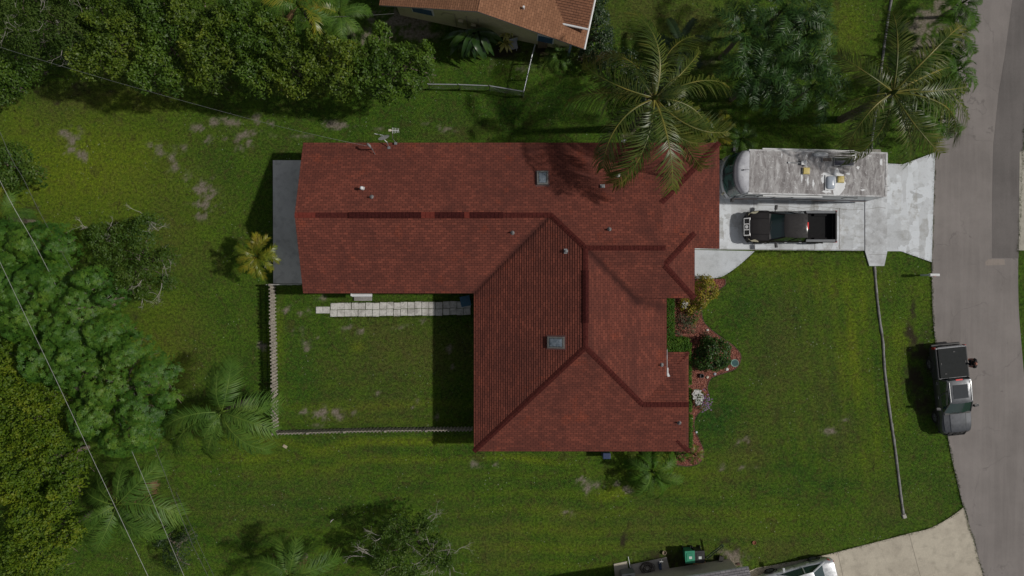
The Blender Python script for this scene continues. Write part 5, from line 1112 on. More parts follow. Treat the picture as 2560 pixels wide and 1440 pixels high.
# ------------------------------------------------------------------ vehicles
def mat_paint(name, c, rough=.28, metal=.3, coat=.8, spec=.5):
    b = NB(name); p = b.pos(kind='obj'); n = b.noise(p, 3, 4)
    b.color(b.ramp(n, [(.3, tuple(x * .85 for x in c)), (.7, tuple(min(1, x * 1.15) for x in c))])); b.set(Metallic=metal, Coat_Weight=coat, Coat_Roughness=.12, Specular_IOR_Level=spec)
    b.set(Roughness=b.ramp(b.noise(p, 9, 4), [(.3, rough), (.7, rough + .2)])); return b.m
M_CHROME = mat_plain('chrome', (.65, .65, .66), .2, .9, var=.05)
M_TRIM = mat_plain('black_trim', (.025, .025, .027), .55, var=.2)
M_LAMP = mat_plain('lamp_lens', (.55, .52, .38), .25, var=.2)
M_REDL = mat_plain('red_lens', (.45, .02, .02), .3, var=.1)
b = NB('tinted_glass'); b.color((.020, .045, .045)); b.set(Roughness=.05, Specular_IOR_Level=.9, Coat_Weight=.5); M_TINT = b.m
def ringsec(x, w, z0, zt, crown=.04, k=.9):
    """half-symmetric body section at x: from sill up over the top"""
    pts = [(w * .86, z0), (w * .97, z0 + .10), (w, z0 + (zt - z0) * .45), (w * .985, z0 + (zt - z0) * .78), (w * k, zt - .03), (w * (k - .12), zt + crown * .4), (w * .45, zt + crown), (w * .15, zt + crown * 1.1)]
    return [(x, -a, b_) for a, b_ in pts] + [(x, a, b_) for a, b_ in pts[::-1]]
def wheel(root, x, y, r=.38, wd=.25, spokes=6):
    s = 1 if y > 0 else -1
    wv = build('wheel', MB().tube([(x, y - wd * .42 * s, r), (x, y + wd * .30 * s, r)], r * .5, 20), M_DARK, root, False)
    mb = MB(); prof = [(r * .62, -.5), (r * .95, -.5), (r, -.38), (r, .38), (r * .95, .5), (r * .62, .5)]; n = 28
    V_ = [(x + q * math.cos(2 * math.pi * i / n), y + wd * t, r + q * math.sin(2 * math.pi * i / n)) for q, t in prof for i in range(n)]
    mb.add(V_, [(j * n + i, j * n + (i + 1) % n, (j + 1) % len(prof) * n + (i + 1) % n, (j + 1) % len(prof) * n + i) for j in range(len(prof)) for i in range(n)])
    build('tyre', mb, M_RUBBER, wv, False, smooth=40)
    mb = MB(); mb.torus((x, y + s * wd * .42, r), r * .58, .022, 24, 6, 'Y'); mb.tube([(x, y + s * wd * .3, r), (x, y + s * wd * .44, r)], r * .16, 12)
    for k in range(spokes):
        a = 2 * math.pi * k / spokes; mb.tube([(x + r * .1 * math.cos(a), y + s * wd * .42, r + r * .1 * math.sin(a)), (x + r * .58 * math.cos(a), y + s * wd * .42, r + r * .58 * math.sin(a))], [.04, .028], 6)
    build('rim', mb, mat_plain('rim_alloy', (.16, .165, .17), .4, .6), wv, False, smooth=40)
def arch(root, x, y, r, mat):
    mb = MB(); s = 1 if y > 0 else -1
    pts = [(x + (r + .07) * math.cos(a), y, .38 + (r + .07) * math.sin(a)) for a in [math.pi * i / 12 for i in range(13)]]; mb.tube(pts, .045, 8); return build('wheel_arch', mb, mat, root, False, smooth=60)
def greenhouse(root, b0, b1, r0, r1, wb, wr, zb, zr, paint, glass, roof_th=.05, sunroof=False, taperrear=0):
    """glass frustum between belt rectangle (x b0..b1) and roof rectangle (x r0..r1); b0 rear, b1 front"""
    def rr(x0, x1, w_, z, bow): return [(x0, -w_, z), (x0 - .02, 0, z), (x0, w_, z), ((x0 + x1) / 2, w_ + .015, z), (x1, w_ * .96, z), (x1 + bow * .8, w_ * .5, z), (x1 + bow, 0, z), (x1 + bow * .8, -w_ * .5, z), (x1, -w_ * .96, z), ((x0 + x1) / 2, -w_ - .015, z)]
    A, Bq = rr(b0, b1, wb, zb, .12), rr(r0, r1, wr, zr, .05)
    mb = MB().loft([A, Bq]); gl = build('windows', mb, glass, root, False, smooth=25)
    L1 = rr(r0 - .02, r1 + .01, wr + .015, zr, .05); ins = rr(r0 + .06, r1 - .07, wr - .09, zr + roof_th, .05); ins2 = rr(r0 + .35, r1 - .3, wr - .4, zr + roof_th + .025, .03)
    mb = MB().loft([L1, [(x, y, z + roof_th * .55) for x, y, z in L1], ins, ins2]); rf = build('cab_roof', mb, paint, root, False, smooth=35)
    mb = MB(); V3 = Vector
    for ia, rad in ((0, .05), (2, .05), (4, .04), (8, .04)): mb.tube([V3(A[ia]), V3(Bq[ia])], rad, 6)
    for s in (-1, 1):
        xm = b0 + (b1 - b0) * .47; xr = r0 + (r1 - r0) * .42; mb.tube([(xm, s * (wb + .01), zb), (xr, s * (wr + .01), zr)], .035, 6)
    build('pillars', mb, paint, root, False, smooth=50)
    return rf
def mirror(root, x, y, z, paint):
    s = 1 if y > 0 else -1
    m = build('mirror', MB().tube([(x + .02, y - s * .18, z - .04), (x, y, z)], .03, 6).box((x - .02, y + s * .06, z + .03), (.13, .26, .2), s * .15), paint, root, False, bevel=.03)
    build('mirror_glass', MB().box((x - .09, y + s * .06, z + .03), (.012, .2, .15), s * .15), M_CHROME, m, False)
def pickup(label, loc, rz, paint, lid=None, rail=None, grille='open', sun=False):
    t = thing('pickup_truck', label, 'pickup truck', loc, rz)
    st = [(2.60, .66, .42, .78), (2.54, .80, .38, .90), (2.42, .88, .36, .99), (2.2, .91, .36, 1.04), (1.9, .925, .38, 1.075), (1.40, .925, .40, 1.13), (1.2, .925, .40, 1.13), (0, .925, .40, 1.12), (-.70, .925, .40, 1.12)]
    build('body', MB().loft([ringsec(*s) for s in st]), paint, t, False, smooth=35)
    # hood panel with two creases and the cowl
    mb = MB(); rows = []
    for x, w_, z in ((1.36, .80, 1.17), (1.9, .79, 1.125), (2.3, .75, 1.08), (2.46, .66, 1.02)):
        rows.append([(x, -w_, z - .03), (x, -w_ * .62, z + .005), (x, -w_ * .56, z + .035), (x, 0, z + .05), (x, w_ * .56, z + .035), (x, w_ * .62, z + .005), (x, w_, z - .03)])
    mb.loft(rows, close=False, cap=False); build('hood', mb, paint, t, False, smooth=20)
    mb = MB().box((1.33, 0, 1.165), (.12, 1.5, .03)); build('cowl', mb, M_TRIM, t, False)
    for s in (-1, 1): build('wiper', MB().tube([(1.36, s * .15 + .2, 1.2), (1.18, s * .15 - .35, 1.26)], .012, 5), M_TRIM, t, False)
    greenhouse(t, -.72, 1.30, -.66, .62, .84, .68, 1.12, 1.70, paint, M_TINT)
    if sun: build('sunroof', MB().box((-.02, 0, 1.772), (.80, .86, .012)), mat_plain('sky_glass', (.03, .035, .04), .04, spec=1, var=.1), t, False, bevel=.004); [build('roof_rail', MB().tube([(-.6, y_, 1.77), (.55, y_, 1.77)], .02, 6), M_METAL, t, False) for y_ in (-.62, .62)]
    build('brake_light', MB().box((-.70, 0, 1.72), (.08, .40, .05)), mat_plain('bright_red', (.75, .02, .02), .3), t, False, bevel=.01)
    # open bed: four real walls and a floor
    bx = MB(); ow, iw = .925, .76
    for s in (-1, 1):
        sec = [(s * iw, 1.20), (s * (ow - .05), 1.215), (s * ow, 1.16), (s * (ow + .005), .8), (s * .90, .45), (s * iw, .45)]
        bx.loft([[(x, y, z) for y, z in sec] for x in (-2.56, -.74)])
    bx.box((-.79, 0, .85), (.06, 2 * iw, .72)).box((-2.55, 0, .84), (.07, 2 * ow - .04, .74)).box((-1.65, 0, .70), (1.7, 2 * iw, .05))
    bed = build('bed', bx, paint, t, False, smooth=30)
    mb = MB()
    mb.box((-1.65, 0, .731), (1.66, 1.50, .008))
    for k in range(9): mb.box((-1.65, -.64 + k * .16, .7355), (1.64, .11, .004))
    for s in (-1, 1): mb.box((-1.75, s * .70, .80), (.75, .12, .16))
    build('bed_liner', mb, mat_plain('liner_black', (.016, .016, .017), .85, spec=.15), bed, False, bevel=.01)
    for s in (-1, 1): build('rail_cap', MB().box((-1.63, s * .84, 1.222), (1.72, .14, .02)), rail or M_TRIM, bed, False, bevel=.006)
    tg = build('tailgate', MB().box((-2.60, 0, .88), (.05, 1.5, .56)), paint, t, False, bevel=.015); build('handle', MB().box((-2.635, 0, 1.0), (.03, .22, .08)), M_CHROME if lid is None else M_TRIM, tg, False, bevel=.01)
    build('rear_bumper', MB().box((-2.68, 0, .56), (.14, 1.72, .18)), M_TRIM if lid else M_CHROME, t, False, bevel=.03)
    for s in (-1, 1):
        build('tail_light', MB().box((-2.56, s * .90, .98), (.14, .08, .34)), M_REDL, t, False, bevel=.015)
        hl = [(2.54, .60), (2.50, .70), (2.44, .78), (2.38, .80), (2.40, .76), (2.44, .70), (2.48, .60)] if lid else [(2.56, .54), (2.50, .76), (2.34, .87), (1.98, .915), (2.02, .84), (2.22, .72), (2.38, .56)]
        hz = lambda x: .86 + (2.56 - x) * .40
        build('headlight', MB().add([(x, s * y, hz(x) - .14) for x, y in hl] + [(x, s * y, hz(x) + .035) for x, y in hl], [tuple(range(6, -1, -1)), tuple(range(7, 14))] + [(i, (i + 1) % 7, (i + 1) % 7 + 7, i + 7) for i in range(7)]), M_LAMP, t, False)
        for x in (1.62, -1.58): wheel(t, x, s * .82); arch(t, x, s * .93, .38, M_TRIM if lid else paint)
        mirror(t, 1.0, s * 1.06, 1.16, M_TRIM)
        for x in (.55, -.3): build('door_handle', MB().box((x - .2, s * .935, 1.0), (.16, .03, .035)), M_CHROME, t, False)
        dr = MB()
        for x in (1.12, .15, -.62): dr.box((x, s * .926, .8), (.012, .006, .6))
        build('door_seam', dr, M_DARK, t, False)
    GT = Matrix.Rotation(R(-40), 3, 'Y'); gc = Vector((2.56, 0, .84))
    g_ = build('grille', MB().box(gc, (.05, 1.04, .40), rot=GT), M_DARK, t, False, bevel=.01)
    cb = MB()
    for y in (-.50, -.17, .17, .50): cb.box(gc + GT @ Vector((.035, y, 0)), (.05, .075, .40), rot=GT)
    cb.box(gc + GT @ Vector((.03, 0, .19)), (.06, 1.08, .06), rot=GT).box(gc + GT @ Vector((.03, 0, -.19)), (.05, 1.04, .06), rot=GT).tube([gc + GT @ Vector((.04, 0, 0)), gc + GT @ Vector((.07, 0, 0))], .11, 16)
    build('grille_bars', cb, M_TRIM if lid else M_CHROME, g_, False, bevel=.008)
    build('front_bumper', MB().loft([[(2.50, -.90, .40), (2.50, -.90, .62), (2.42, -.94, .62), (2.42, -.94, .40)], [(2.70, -.55, .40), (2.70, -.55, .60), (2.5, -.55, .60), (2.5, -.55, .40)], [(2.72, .0, .40), (2.72, .0, .60), (2.5, .0, .60), (2.5, .0, .40)], [(2.70, .55, .40), (2.70, .55, .60), (2.5, .55, .60), (2.5, .55, .40)], [(2.50, .90, .40), (2.50, .90, .62), (2.42, .94, .62), (2.42, .94, .40)]]), paint if lid is None else M_TRIM, t, False, smooth=30)
    if lid:
        ld = build('bed_cover', MB().box((-1.66, 0, 1.265), (1.72, 1.66, .07)), lid, t, False, bevel=.02)
        build('cover_ridge', MB().box((-1.66 + .03, 0, 1.305), (.025, 1.5, .014)).box((-1.66 - .06, 0, 1.305), (.025, 1.5, .014)), lid, ld, False)
        build('cover_hinge', MB().box((-1.66, .72, 1.308), (.12, .05, .02)).box((-1.66, -.72, 1.308), (.12, .05, .02)).box((-1.05, -.5, 1.308), (.05, .12, .03)).box((-2.3, .1, 1.308), (.05, .12, .03)), M_TRIM, ld, False)
    return t
pickup('black pickup truck with an empty open bed on the white driveway', (16.50, 3.62, 0), R(180), mat_paint('black_paint', (.018, .016, .017), .5, .0, .12, .25), rail=mat_plain('rail_grey', (.13, .14, .155), .5))
pickup('grey pickup truck with a covered bed parked half on the verge beside the road', (26.05, -6.03, 0), R(-84), mat_paint('grey_paint', (.085, .09, .10), .32, .5, .6), lid=mat_plain('cover_vinyl', (.016, .019, .020), .7, var=.15, spec=.2), sun=True)

# motorhome
rv = thing('motorhome', 'large white motorhome with a dirty streaked roof on the driveway', 'motorhome', (16.45, 6.48, 0), R(180 - 1.3))
M_RVW = mat_plain('gel_coat', (.62, .64, .67), .35, var=.06, coat=.3)
Lh, Wh = 4.62, 1.24
def rvsec(x, w_, z0, z1, r=.09):
    return [(x, -w_, z0), (x, -w_, z1 - r), (x, -w_ + r, z1), (x, w_ - r, z1), (x, w_, z1 - r), (x, w_, z0)]
build('body', MB().loft([rvsec(-Lh, Wh, .45, 3.16), rvsec(3.20, Wh, .45, 3.16)]), M_RVW, rv, False, smooth=25)
def mat_rvroof():
    b = NB('motorhome_roof_membrane'); p = b.pos(kind='obj'); d_ = b.pos((2.0, .6, 1), 'obj', R(28)); d2_ = b.pos((2.4, .6, 1), 'obj', R(-40))
    n1 = b.noise(d_, 1.6, 8, .74, .8); n2 = b.noise(d2_, 1.7, 8, .76, .6); n3 = b.noise(p, 1.1, 4, .6)
    c = b.ramp(n1, [(.33, (.17, .155, .155)), (.46, (.30, .285, .285)), (.58, (.46, .45, .45)), (.70, (.66, .66, .67))])
    c = b.mix(b.ramp(n2, [(.54, 0), (.66, .7)]), c, (.15, .14, .14))
    c = b.mix(b.ramp(b.noise(p, 5.5, 5, .7, 1.2), [(.60, 0), (.64, .85)]), c, (.72, .73, .74))
    b.color(c); b.set(Roughness=.75, Specular_IOR_Level=.3); return b.m
rf = build('roof', MB().box((-.75, 0, 3.185), (7.72, 2.36, .05)), mat_rvroof(), rv, False, bevel=.015)
mb = MB()
mb.box((-.75, 1.21, 3.17), (7.8, .10, .07)).box((-.75, -1.21, 3.17), (7.8, .10, .07)).box((-4.60, 0, 3.19), (.12, 2.4, .08))
rgv = random.Random(4)
build('roof_edge', mb, mat_concrete('chipped_white', (.68, .69, .70), (.30, .28, .28), .8, 3, kind='obj'), rv, False, bevel=.02)
# fresh white sealant round the skylight: irregular poured patch
def splat(mb, cx, cy, r, seed, sx=1, sy=1, z=3.214):
    g_ = random.Random(seed); n = 40; ph = [g_.uniform(0, 6) for _ in range(5)]
    pts = [(cx + sx * r * (1 + .22 * math.sin(3 * a + ph[0]) + .13 * math.sin(7 * a + ph[1]) + .09 * math.sin(13 * a + ph[2])) * math.cos(a), cy + sy * r * (1 + .22 * math.sin(4 * a + ph[3]) + .15 * math.sin(9 * a + ph[4])) * math.sin(a)) for a in [2 * math.pi * i / n for i in range(n)]]
    mb.prism(pts, 3.205, z)
M_SEAL = mat_plain('white_sealant', (.78, .80, .82), .6, var=.05)
for q in ((-1.83, .52, .50, 1, 1, 1.25), (-1.2, .05, .16, 2, 1.6, .5), (-1.05, .35, .18, 3, .5, 1.3), (-.2, .45, .10, 4, .5, 2.6), (.15, .30, .09, 5, .5, 2.8), (-.5, .6, .1, 6, .6, 2.0), (-2.45, .0, .09, 7, 1.4, .7), (-1.3, 1.03, .14, 8, 1.8, .5), (-3.0, -.35, .08, 9, 1, 1.2), (1.3, -.95, .07, 10, .4, 2.2), (-3.3, .9, .08, 11, 1.6, .6), (-2.9, -1.02, .17, 12, 1.3, .7), (-4.3, -.7, .1, 13, .7, 2)):
    mb = MB(); splat(mb, q[0], q[1], q[2], q[3], q[4], q[5], 3.2135 + .0004 * q[3]); build('sealant', mb, M_SEAL, rf, False)
# front cap: curved nose, dark wraparound windscreen
def nose(x, bow, w_, z): return [(x + bow * (1 - abs(t) ** 2.8), w_ * t, z) for t in [(-1 + 2 * i / 14) for i in range(15)]]
mb = MB(); rows = [nose(3.70, .36, 1.24, .45), nose(3.72, .40, 1.24, .9), nose(3.72, .42, 1.24, 1.32)]
def closed(rows, xb): return [r_ + [(xb, r_[-1][1], r_[0][2]), (xb, r_[0][1], r_[0][2])] for r_ in rows]
mb.loft(closed(rows, 3.15)); build('front_cap', mb, M_RVW, rv, False, smooth=30)
mb = MB(); rows = [nose(3.70, .40, 1.22, 1.32), nose(3.60, .40, 1.21, 2.0), nose(3.44, .41, 1.20, 2.74)]; mb.loft(closed(rows, 3.16))
b = NB('windscreen'); b.color(b.ramp(b.noise(b.pos(kind='obj'), 1.6, 3), [(.42, (.010, .022, .020)), (.6, (.045, .125, .105))])); b.set(Roughness=.08, Specular_IOR_Level=.6); ws_ = build('windscreen', mb, b.m, rv, False, smooth=40)
for t in (0, -.62, .62):
    build('divider_bar', MB().tube([(3.70 + .40 * (1 - t * t) + .01, 1.22 * t, 1.32), (3.60 + .40 * (1 - t * t) + .01, 1.21 * t, 2.0), (3.40 + .46 * (1 - t * t) + .01, 1.20 * t, 2.74)], .025, 6), M_TRIM, ws_, False)
for s in (-1, 1): build('wiper', MB().tube([(4.12, s * .25, 1.36), (3.98, s * .75, 1.85)], .018, 5), M_TRIM, ws_, False)
mb = MB(); rows = [nose(3.44, .42, 1.22, 2.74), nose(3.42, .42, 1.22, 2.86), nose(3.36, .41, 1.20, 3.04), nose(3.24, .38, 1.16, 3.15), nose(3.06, .30, 1.08, 3.205)]
mb.loft(closed(rows, 2.95)); build('roof_cap', mb, mat_concrete('cap_white', (.78, .80, .84), (.42, .42, .47), .6, 2, kind='obj'), rv, False, smooth=40)
mb = MB(); rows = [nose(3.45, .43, 1.235, 2.72), nose(3.43, .43, 1.235, 2.84)]; mb.loft(closed(rows, 3.1)); build('visor_band', mb, mat_plain('visor_grey', (.10, .10, .13), .5), rv, False)
mb = MB(); rows = [[(x + .05, y * 1.01, z) for x, y, z in nose(3.72, .42, 1.24, zz)] for zz in (.40, .74)]; mb.loft(closed(rows, 3.3)); build('front_bumper', mb, mat_plain('bumper_grey', (.32, .33, .35), .5), rv, False, smooth=30, bevel=.02)
for s in (-1, 1):
    build('headlight', MB().box((3.93, s * .95, 1.0), (.1, .32, .2), -s * .7), M_LAMP, rv, False, bevel=.02)
    m = build('mirror', MB().tube([(3.5, s * 1.22, 1.9), (3.62, s * 1.42, 1.85)], .03, 6).box((3.63, s * 1.46, 1.75), (.14, .22, .42)), M_TRIM, rv, False, bevel=.03)
    build('wheel_well', MB().box((2.9, s * 1.242, .66), (1.0, .01, .5)).box((-2.1, s * 1.242, .66), (1.0, .01, .5)), M_DARK, rv, False)
    for x in (2.9, -2.1): wheel(rv, x, s * 1.1, .42, .28, 8)
# windows, stripes (both sides)
for s in (-1, 1):
    for x, w_, h_, z in ((2.75, .62, .62, 2.05), (1.85, .85, .62, 2.1), (.85, .85, .62, 2.1), (-.2, .9, .6, 2.1), (-3.0, .8, .42, 2.15)):
        wf = build('window', MB().box((x, s * 1.245, z), (w_, .03, h_)), M_TRIM, rv, False, bevel=.01); build('pane', MB().box((x, s * 1.262, z), (w_ - .1, .012, h_ - .1)), M_TINT, wf, False)
    mb = MB().box((-.5, s * 1.243, 1.25), (8.0, .012, .05)).box((-.3, s * 1.243, 1.1), (8.2, .012, .03)).box((1.2, s * 1.243, 1.55), (.06, .012, .7))
    build('stripe', mb, mat_plain('stripe_navy', (.05, .06, .10), .4), rv, False); build('lower_panel', MB().box((-.6, s * 1.244, .72), (8.0, .012, .44)), mat_plain('stripe_taupe', (.30, .22, .20), .5), rv, False)
    for x in (1.4, .3, -.9, -3.2): build('locker_door', MB().box((x, s * 1.252, .75), (.9, .012, .36)), M_RVW, rv, False, bevel=.01)
an_ = build('awning', MB().tube([(2.35, -1.32, 3.05), (-2.85, -1.32, 3.02)], .055, 10), M_WHITE, rv, False, smooth=40)
build('awning', MB().tube([(2.25, 1.31, 3.0), (-1.1, 1.31, 3.0)], .055, 10), M_WHITE, rv, False, smooth=40)
# roof furniture (after the 180 turn: local y+ is the photo's lower side)
def rloc(px, py, z=3.2):
    p = P(px, py, z) - Vector((16.45, 6.48, 0)); return Matrix.Rotation(-R(180 - 1.3), 3, 'Z') @ p
M_DOME = mat_plain('yellowed_dome', (.62, .50, .17), .35, var=.15)
for px, py in ((2014, 428), (2100, 449)):
    q = rloc(px, py); v = build('roof_vent', MB().box((q.x, q.y, 3.24), (.40, .40, .06)), M_RVW, rf, False, bevel=.01)
    v.name = 'roof_vent'; v.data.name = 'roof_vent'
    mb = MB().loft([[(q.x + a * r_, q.y + b_ * r_, z) for a, b_ in ((-1, -1), (1, -1), (1, 1), (-1, 1))] for r_, z in ((.185, 3.262), (.19, 3.32), (.15, 3.36), (.03, 3.372))]); v2 = build('roof_dome', mb, M_DOME, rf, False, smooth=30)
q = rloc(2075, 457); build('skylight_frame', MB().box((q.x, q.y, 3.24), (.60, .84, .07)), M_WHITE, rf, False, bevel=.01)
b = NB('frosted_dome'); b.color((.42, .47, .54)); b.set(Roughness=.18, Specular_IOR_Level=.6)
build('skylight_dome', MB().loft([[(q.x + a * r_ * .25, q.y + b_ * r_ * .37, z) for a, b_ in [(math.copysign(abs(math.cos(t)) ** .4, math.cos(t)), math.copysign(abs(math.sin(t)) ** .4, math.sin(t))) for t in [2 * math.pi * i / 24 for i in range(24)]]] for r_, z in ((1, 3.272), (.97, 3.32), (.8, 3.37), (.4, 3.40), (.05, 3.405))]), b.m, rf, False, smooth=50)
b = NB('solar_cells'); br = b.n('ShaderNodeTexBrick'); b.l(b.pos(kind='obj'), br.inputs['Vector']); br.offset = 0; br.inputs['Scale'].default_value = 1; br.inputs['Brick Width'].default_value = .075; br.inputs['Row Height'].default_value = .075; br.inputs['Mortar Size'].default_value = .004
br.inputs['Color1'].default_value = (.045, .045, .075, 1); br.inputs['Color2'].default_value = (.06, .06, .09, 1); br.inputs['Mortar'].default_value = (.25, .25, .28, 1); b.color(br.outputs['Color']); b.set(Roughness=.25)
q = rloc(2109, 405); sp_ = build('solar_panel', MB().box((q.x, q.y, 3.27), (1.14, .48, .04)), M_METAL, rf, False, bevel=.006); sp_.name = 'solar_panel'
build('solar_cells', MB().box((q.x, q.y, 3.293), (1.08, .42, .01)), b.m, rf, False)
q = rloc(2067, 400); build('small_panel', MB().box((q.x, q.y, 3.25), (.55, .26, .05)), M_METAL, rf, False, bevel=.006); build('small_panel_grille', MB().box((q.x, q.y, 3.279), (.49, .2, .01)), mat_plain('taupe', (.16, .13, .11), .7), rf, False)
q = rloc(2051, 387); build('refrigerator_vent', MB().loft([[(q.x + a * r_ * .40, q.y + b_ * r_ * .12, z) for a, b_ in [(math.copysign(abs(math.cos(t)) ** .6, math.cos(t)), math.copysign(abs(math.sin(t)) ** .6, math.sin(t))) for t in [2 * math.pi * i / 20 for i in range(20)]]] for r_, z in ((1, 3.2), (1, 3.33), (.85, 3.40), (.3, 3.42))]), M_WHITE, rf, False, smooth=45)
q = rloc(1972, 407); q2 = rloc(2006, 408); build('aerial', MB().tube([(q.x, q.y, 3.26), (q2.x, q2.y, 3.30)], .025, 6).box((q.x, q.y, 3.24), (.12, .10, .08)), M_METAL, rf, False)
build('aerial_head', MB().prism([(q2.x + .12, q2.y - .12), (q2.x - .10, q2.y - .12), (q2.x - .13, q2.y - .2), (q2.x - .24, q2.y), (q2.x - .12, q2.y + .2), (q2.x - .10, q2.y + .12), (q2.x + .12, q2.y + .12)], 3.27, 3.38), M_WHITE, rf, False, bevel=.02)
q = rloc(1858, 425); build('whip_aerial', MB().tube([(q.x, q.y, 3.2), (q.x, q.y, 3.28), (q.x - .28, q.y, 3.36)], .012, 5).cyl((q.x, q.y, 3.2), .04, .05, 10), M_TRIM, rf, False)
mb = MB()
for y in (.62, .87): mb.tube([(-4.55, y, 3.22), (-4.80, y, 3.22), (-4.82, y, 3.1), (-4.82, y, .8)], .018, 6)
for k in range(7): mb.tube([(-4.82, .62, .9 + .34 * k), (-4.82, .87, .9 + .34 * k)], .014, 5)
build('ladder', mb, M_WHITE, rv, False)
build('rear_bumper', MB().box((-4.70, 0, .52), (.16, 2.3, .2)), M_TRIM, rv, False, bevel=.02)
for s in (-1, 1): build('tail_light', MB().box((-4.63, s * 1.1, 1.2), (.04, .14, .4)), M_REDL, rv, False)

# silver saloon at the bottom edge
cw = mat_paint('silver_paint', (.62, .64, .66), .25, .5, .8)
car = thing('saloon_car', 'silver white saloon car parked on the pale driveway, cut by the bottom edge', 'car', (16.95, -17.42, 0), math.atan2(-.268, -.964))
st = [(2.40, .55, .38, .62), (2.34, .72, .30, .70), (2.15, .84, .26, .78), (1.7, .90, .24, .86), (1.1, .91, .24, .95), (.5, .91, .24, .96), (-.8, .915, .24, .99), (-1.5, .91, .25, 1.04), (-2.0, .88, .28, 1.05), (-2.28, .80, .34, 1.0), (-2.38, .68, .40, .82)]
build('body', MB().loft([ringsec(x, w_, z0, zt, .03, .88) for x, w_, z0, zt in st]), cw, car, False, smooth=40)
greenhouse(car, -1.75, 1.05, -.85, .25, .80, .58, .97, 1.40, cw, M_TINT)
for s in (-1, 1):
    for x in (1.33, -1.33): wheel(car, x, s * .80, .33, .22, 10); arch(car, x, s * .895, .31, M_TRIM)
    mirror(car, .72, s * .98, 1.02, cw)
    build('tail_light', MB().loft([[(-2.02, s * .86, .98), (-2.02, s * .905, .86), (-1.95, s * .90, .80)], [(-2.36, s * .62, .90), (-2.40, s * .64, .80), (-2.39, s * .62, .74)]]), M_REDL, car, False)
    build('headlight', MB().box((2.18, s * .72, .72), (.3, .22, .12), -s * .5), M_LAMP, car, False, bevel=.02)
    for x in (.35, -.6): build('door_handle', MB().box((x - .2, s * .925, .86), (.16, .03, .03)), M_CHROME, car, False)
    dr = MB()
    for x in (.95, -.02, -1.0): dr.box((x, s * .915, .65), (.012, .006, .5))
    build('door_seam', dr, M_DARK, car, False)

# ------------------------------------------------------------------ person at the covered truck
def skin(name, verts, edges, radii, mat, parent, levels=2, root=0):
    me = bpy.data.meshes.new(name); me.from_pydata(verts, edges, []); o = bpy.data.objects.new(name, me); COL.objects.link(o); o.parent = parent; me.materials.append(mat)
    m = o.modifiers.new('skin', 'SKIN'); m.use_smooth_shade = True
    for v, r_ in zip(me.skin_vertices[0].data, radii): v.radius = (r_, r_) if not hasattr(r_, '__len__') else r_; v.use_root = False
    me.skin_vertices[0].data[root].use_root = True
    s = o.modifiers.new('subdivision', 'SUBSURF'); s.levels = levels; s.render_levels = levels; return o
M_SKIN = mat_plain('skin', (.40, .17, .12), .55, var=.1); M_SHIRT = mat_plain('black_shirt', (.012, .012, .013), .85); M_SHORTS = mat_plain('dark_shorts', (.03, .03, .035), .85)
per = thing('person', 'person in a black shirt reaching over the side of the grey truck', 'person', (27.22, -4.42, 0), R(178))
# local +x faces the truck; a slight forward bend
vs_ = [(0, 0, .95), (.03, 0, 1.15), (.10, 0, 1.36), (.145, 0, 1.47), (.185, 0, 1.55), (.215, 0, 1.64), (.20, 0, 1.72),
       (.09, .17, 1.40), (.22, .22, 1.20), (.44, .17, 1.17), (.50, .15, 1.17), (.09, -.17, 1.40), (.20, -.25, 1.20), (.42, -.22, 1.15), (.48, -.21, 1.15),
       (0, .09, .90), (.03, .10, .50), (-.01, .11, .09), (.14, .12, .04), (0, -.09, .90), (-.04, -.12, .50), (-.10, -.13, .09), (.05, -.14, .04)]
ed = [(0, 1), (1, 2), (2, 3), (3, 4), (4, 5), (5, 6), (2, 7), (7, 8), (8, 9), (9, 10), (2, 11), (11, 12), (12, 13), (13, 14), (0, 15), (15, 16), (16, 17), (17, 18), (0, 19), (19, 20), (20, 21), (21, 22)]
rd = [(.14, .11), (.14, .10), (.15, .11), .06, .058, (.085, .078), (.07, .065), .065, .045, .033, .036, .065, .045, .033, .036, .085, .058, .042, .035, .085, .058, .042, .035]
skin('body', vs_, ed, rd, M_SKIN, per)
for s, bx_, by_, bz in ((1, .50, .15, 1.17), (-1, .48, -.21, 1.15)):
    for k, (dy, L) in enumerate(((-.030, .070), (-.010, .080), (.010, .076), (.030, .060))):
        skin('finger', [(bx_, by_ + dy * .7, bz), (bx_ + .045, by_ + dy, bz + .004), (bx_ + .045 + L * .5, by_ + dy * 1.1, bz), (bx_ + .045 + L * .85, by_ + dy * 1.1, bz - .025)], [(0, 1), (1, 2), (2, 3)], [.011, .009, .0085, .007], M_SKIN, per, 1)
    skin('thumb', [(bx_ - .005, by_ - s * .02, bz), (bx_ + .03, by_ - s * .05, bz - .01), (bx_ + .06, by_ - s * .06, bz - .02)], [(0, 1), (1, 2)], [.012, .010, .008], M_SKIN, per, 1)
skin('shirt', [(0, 0, .93), (.03, 0, 1.15), (.10, 0, 1.36), (.14, 0, 1.46), (.09, .19, 1.41), (.17, .24, 1.27), (.09, -.19, 1.41), (.15, -.27, 1.27)], [(0, 1), (1, 2), (2, 3), (2, 4), (4, 5), (2, 6), (6, 7)], [(.175, .14), (.17, .13), (.19, .145), .075, .092, .075, .092, .075], M_SHIRT, per)
skin('shorts', [(0, 0, .93), (0, .10, .86), (.025, .11, .56), (0, -.10, .86), (-.03, -.13, .56)], [(0, 1), (1, 2), (0, 3), (3, 4)], [(.16, .13), .105, .095, .105, .095], M_SHORTS, per)
hb = MB().blob((.195, 0, 1.655), (.098, .086, .105), 16, 10, 1, .02); hb.v = [(x if z < 1.70 or x < .23 else x, y, z) for x, y, z in hb.v]
hm = MB(); hm.v = []; 
fc = MB().blob((.30, 0, 1.62), (.016, .014, .02), 8, 6, 0, 0); build('nose', fc, M_SKIN, per, False, smooth=60)
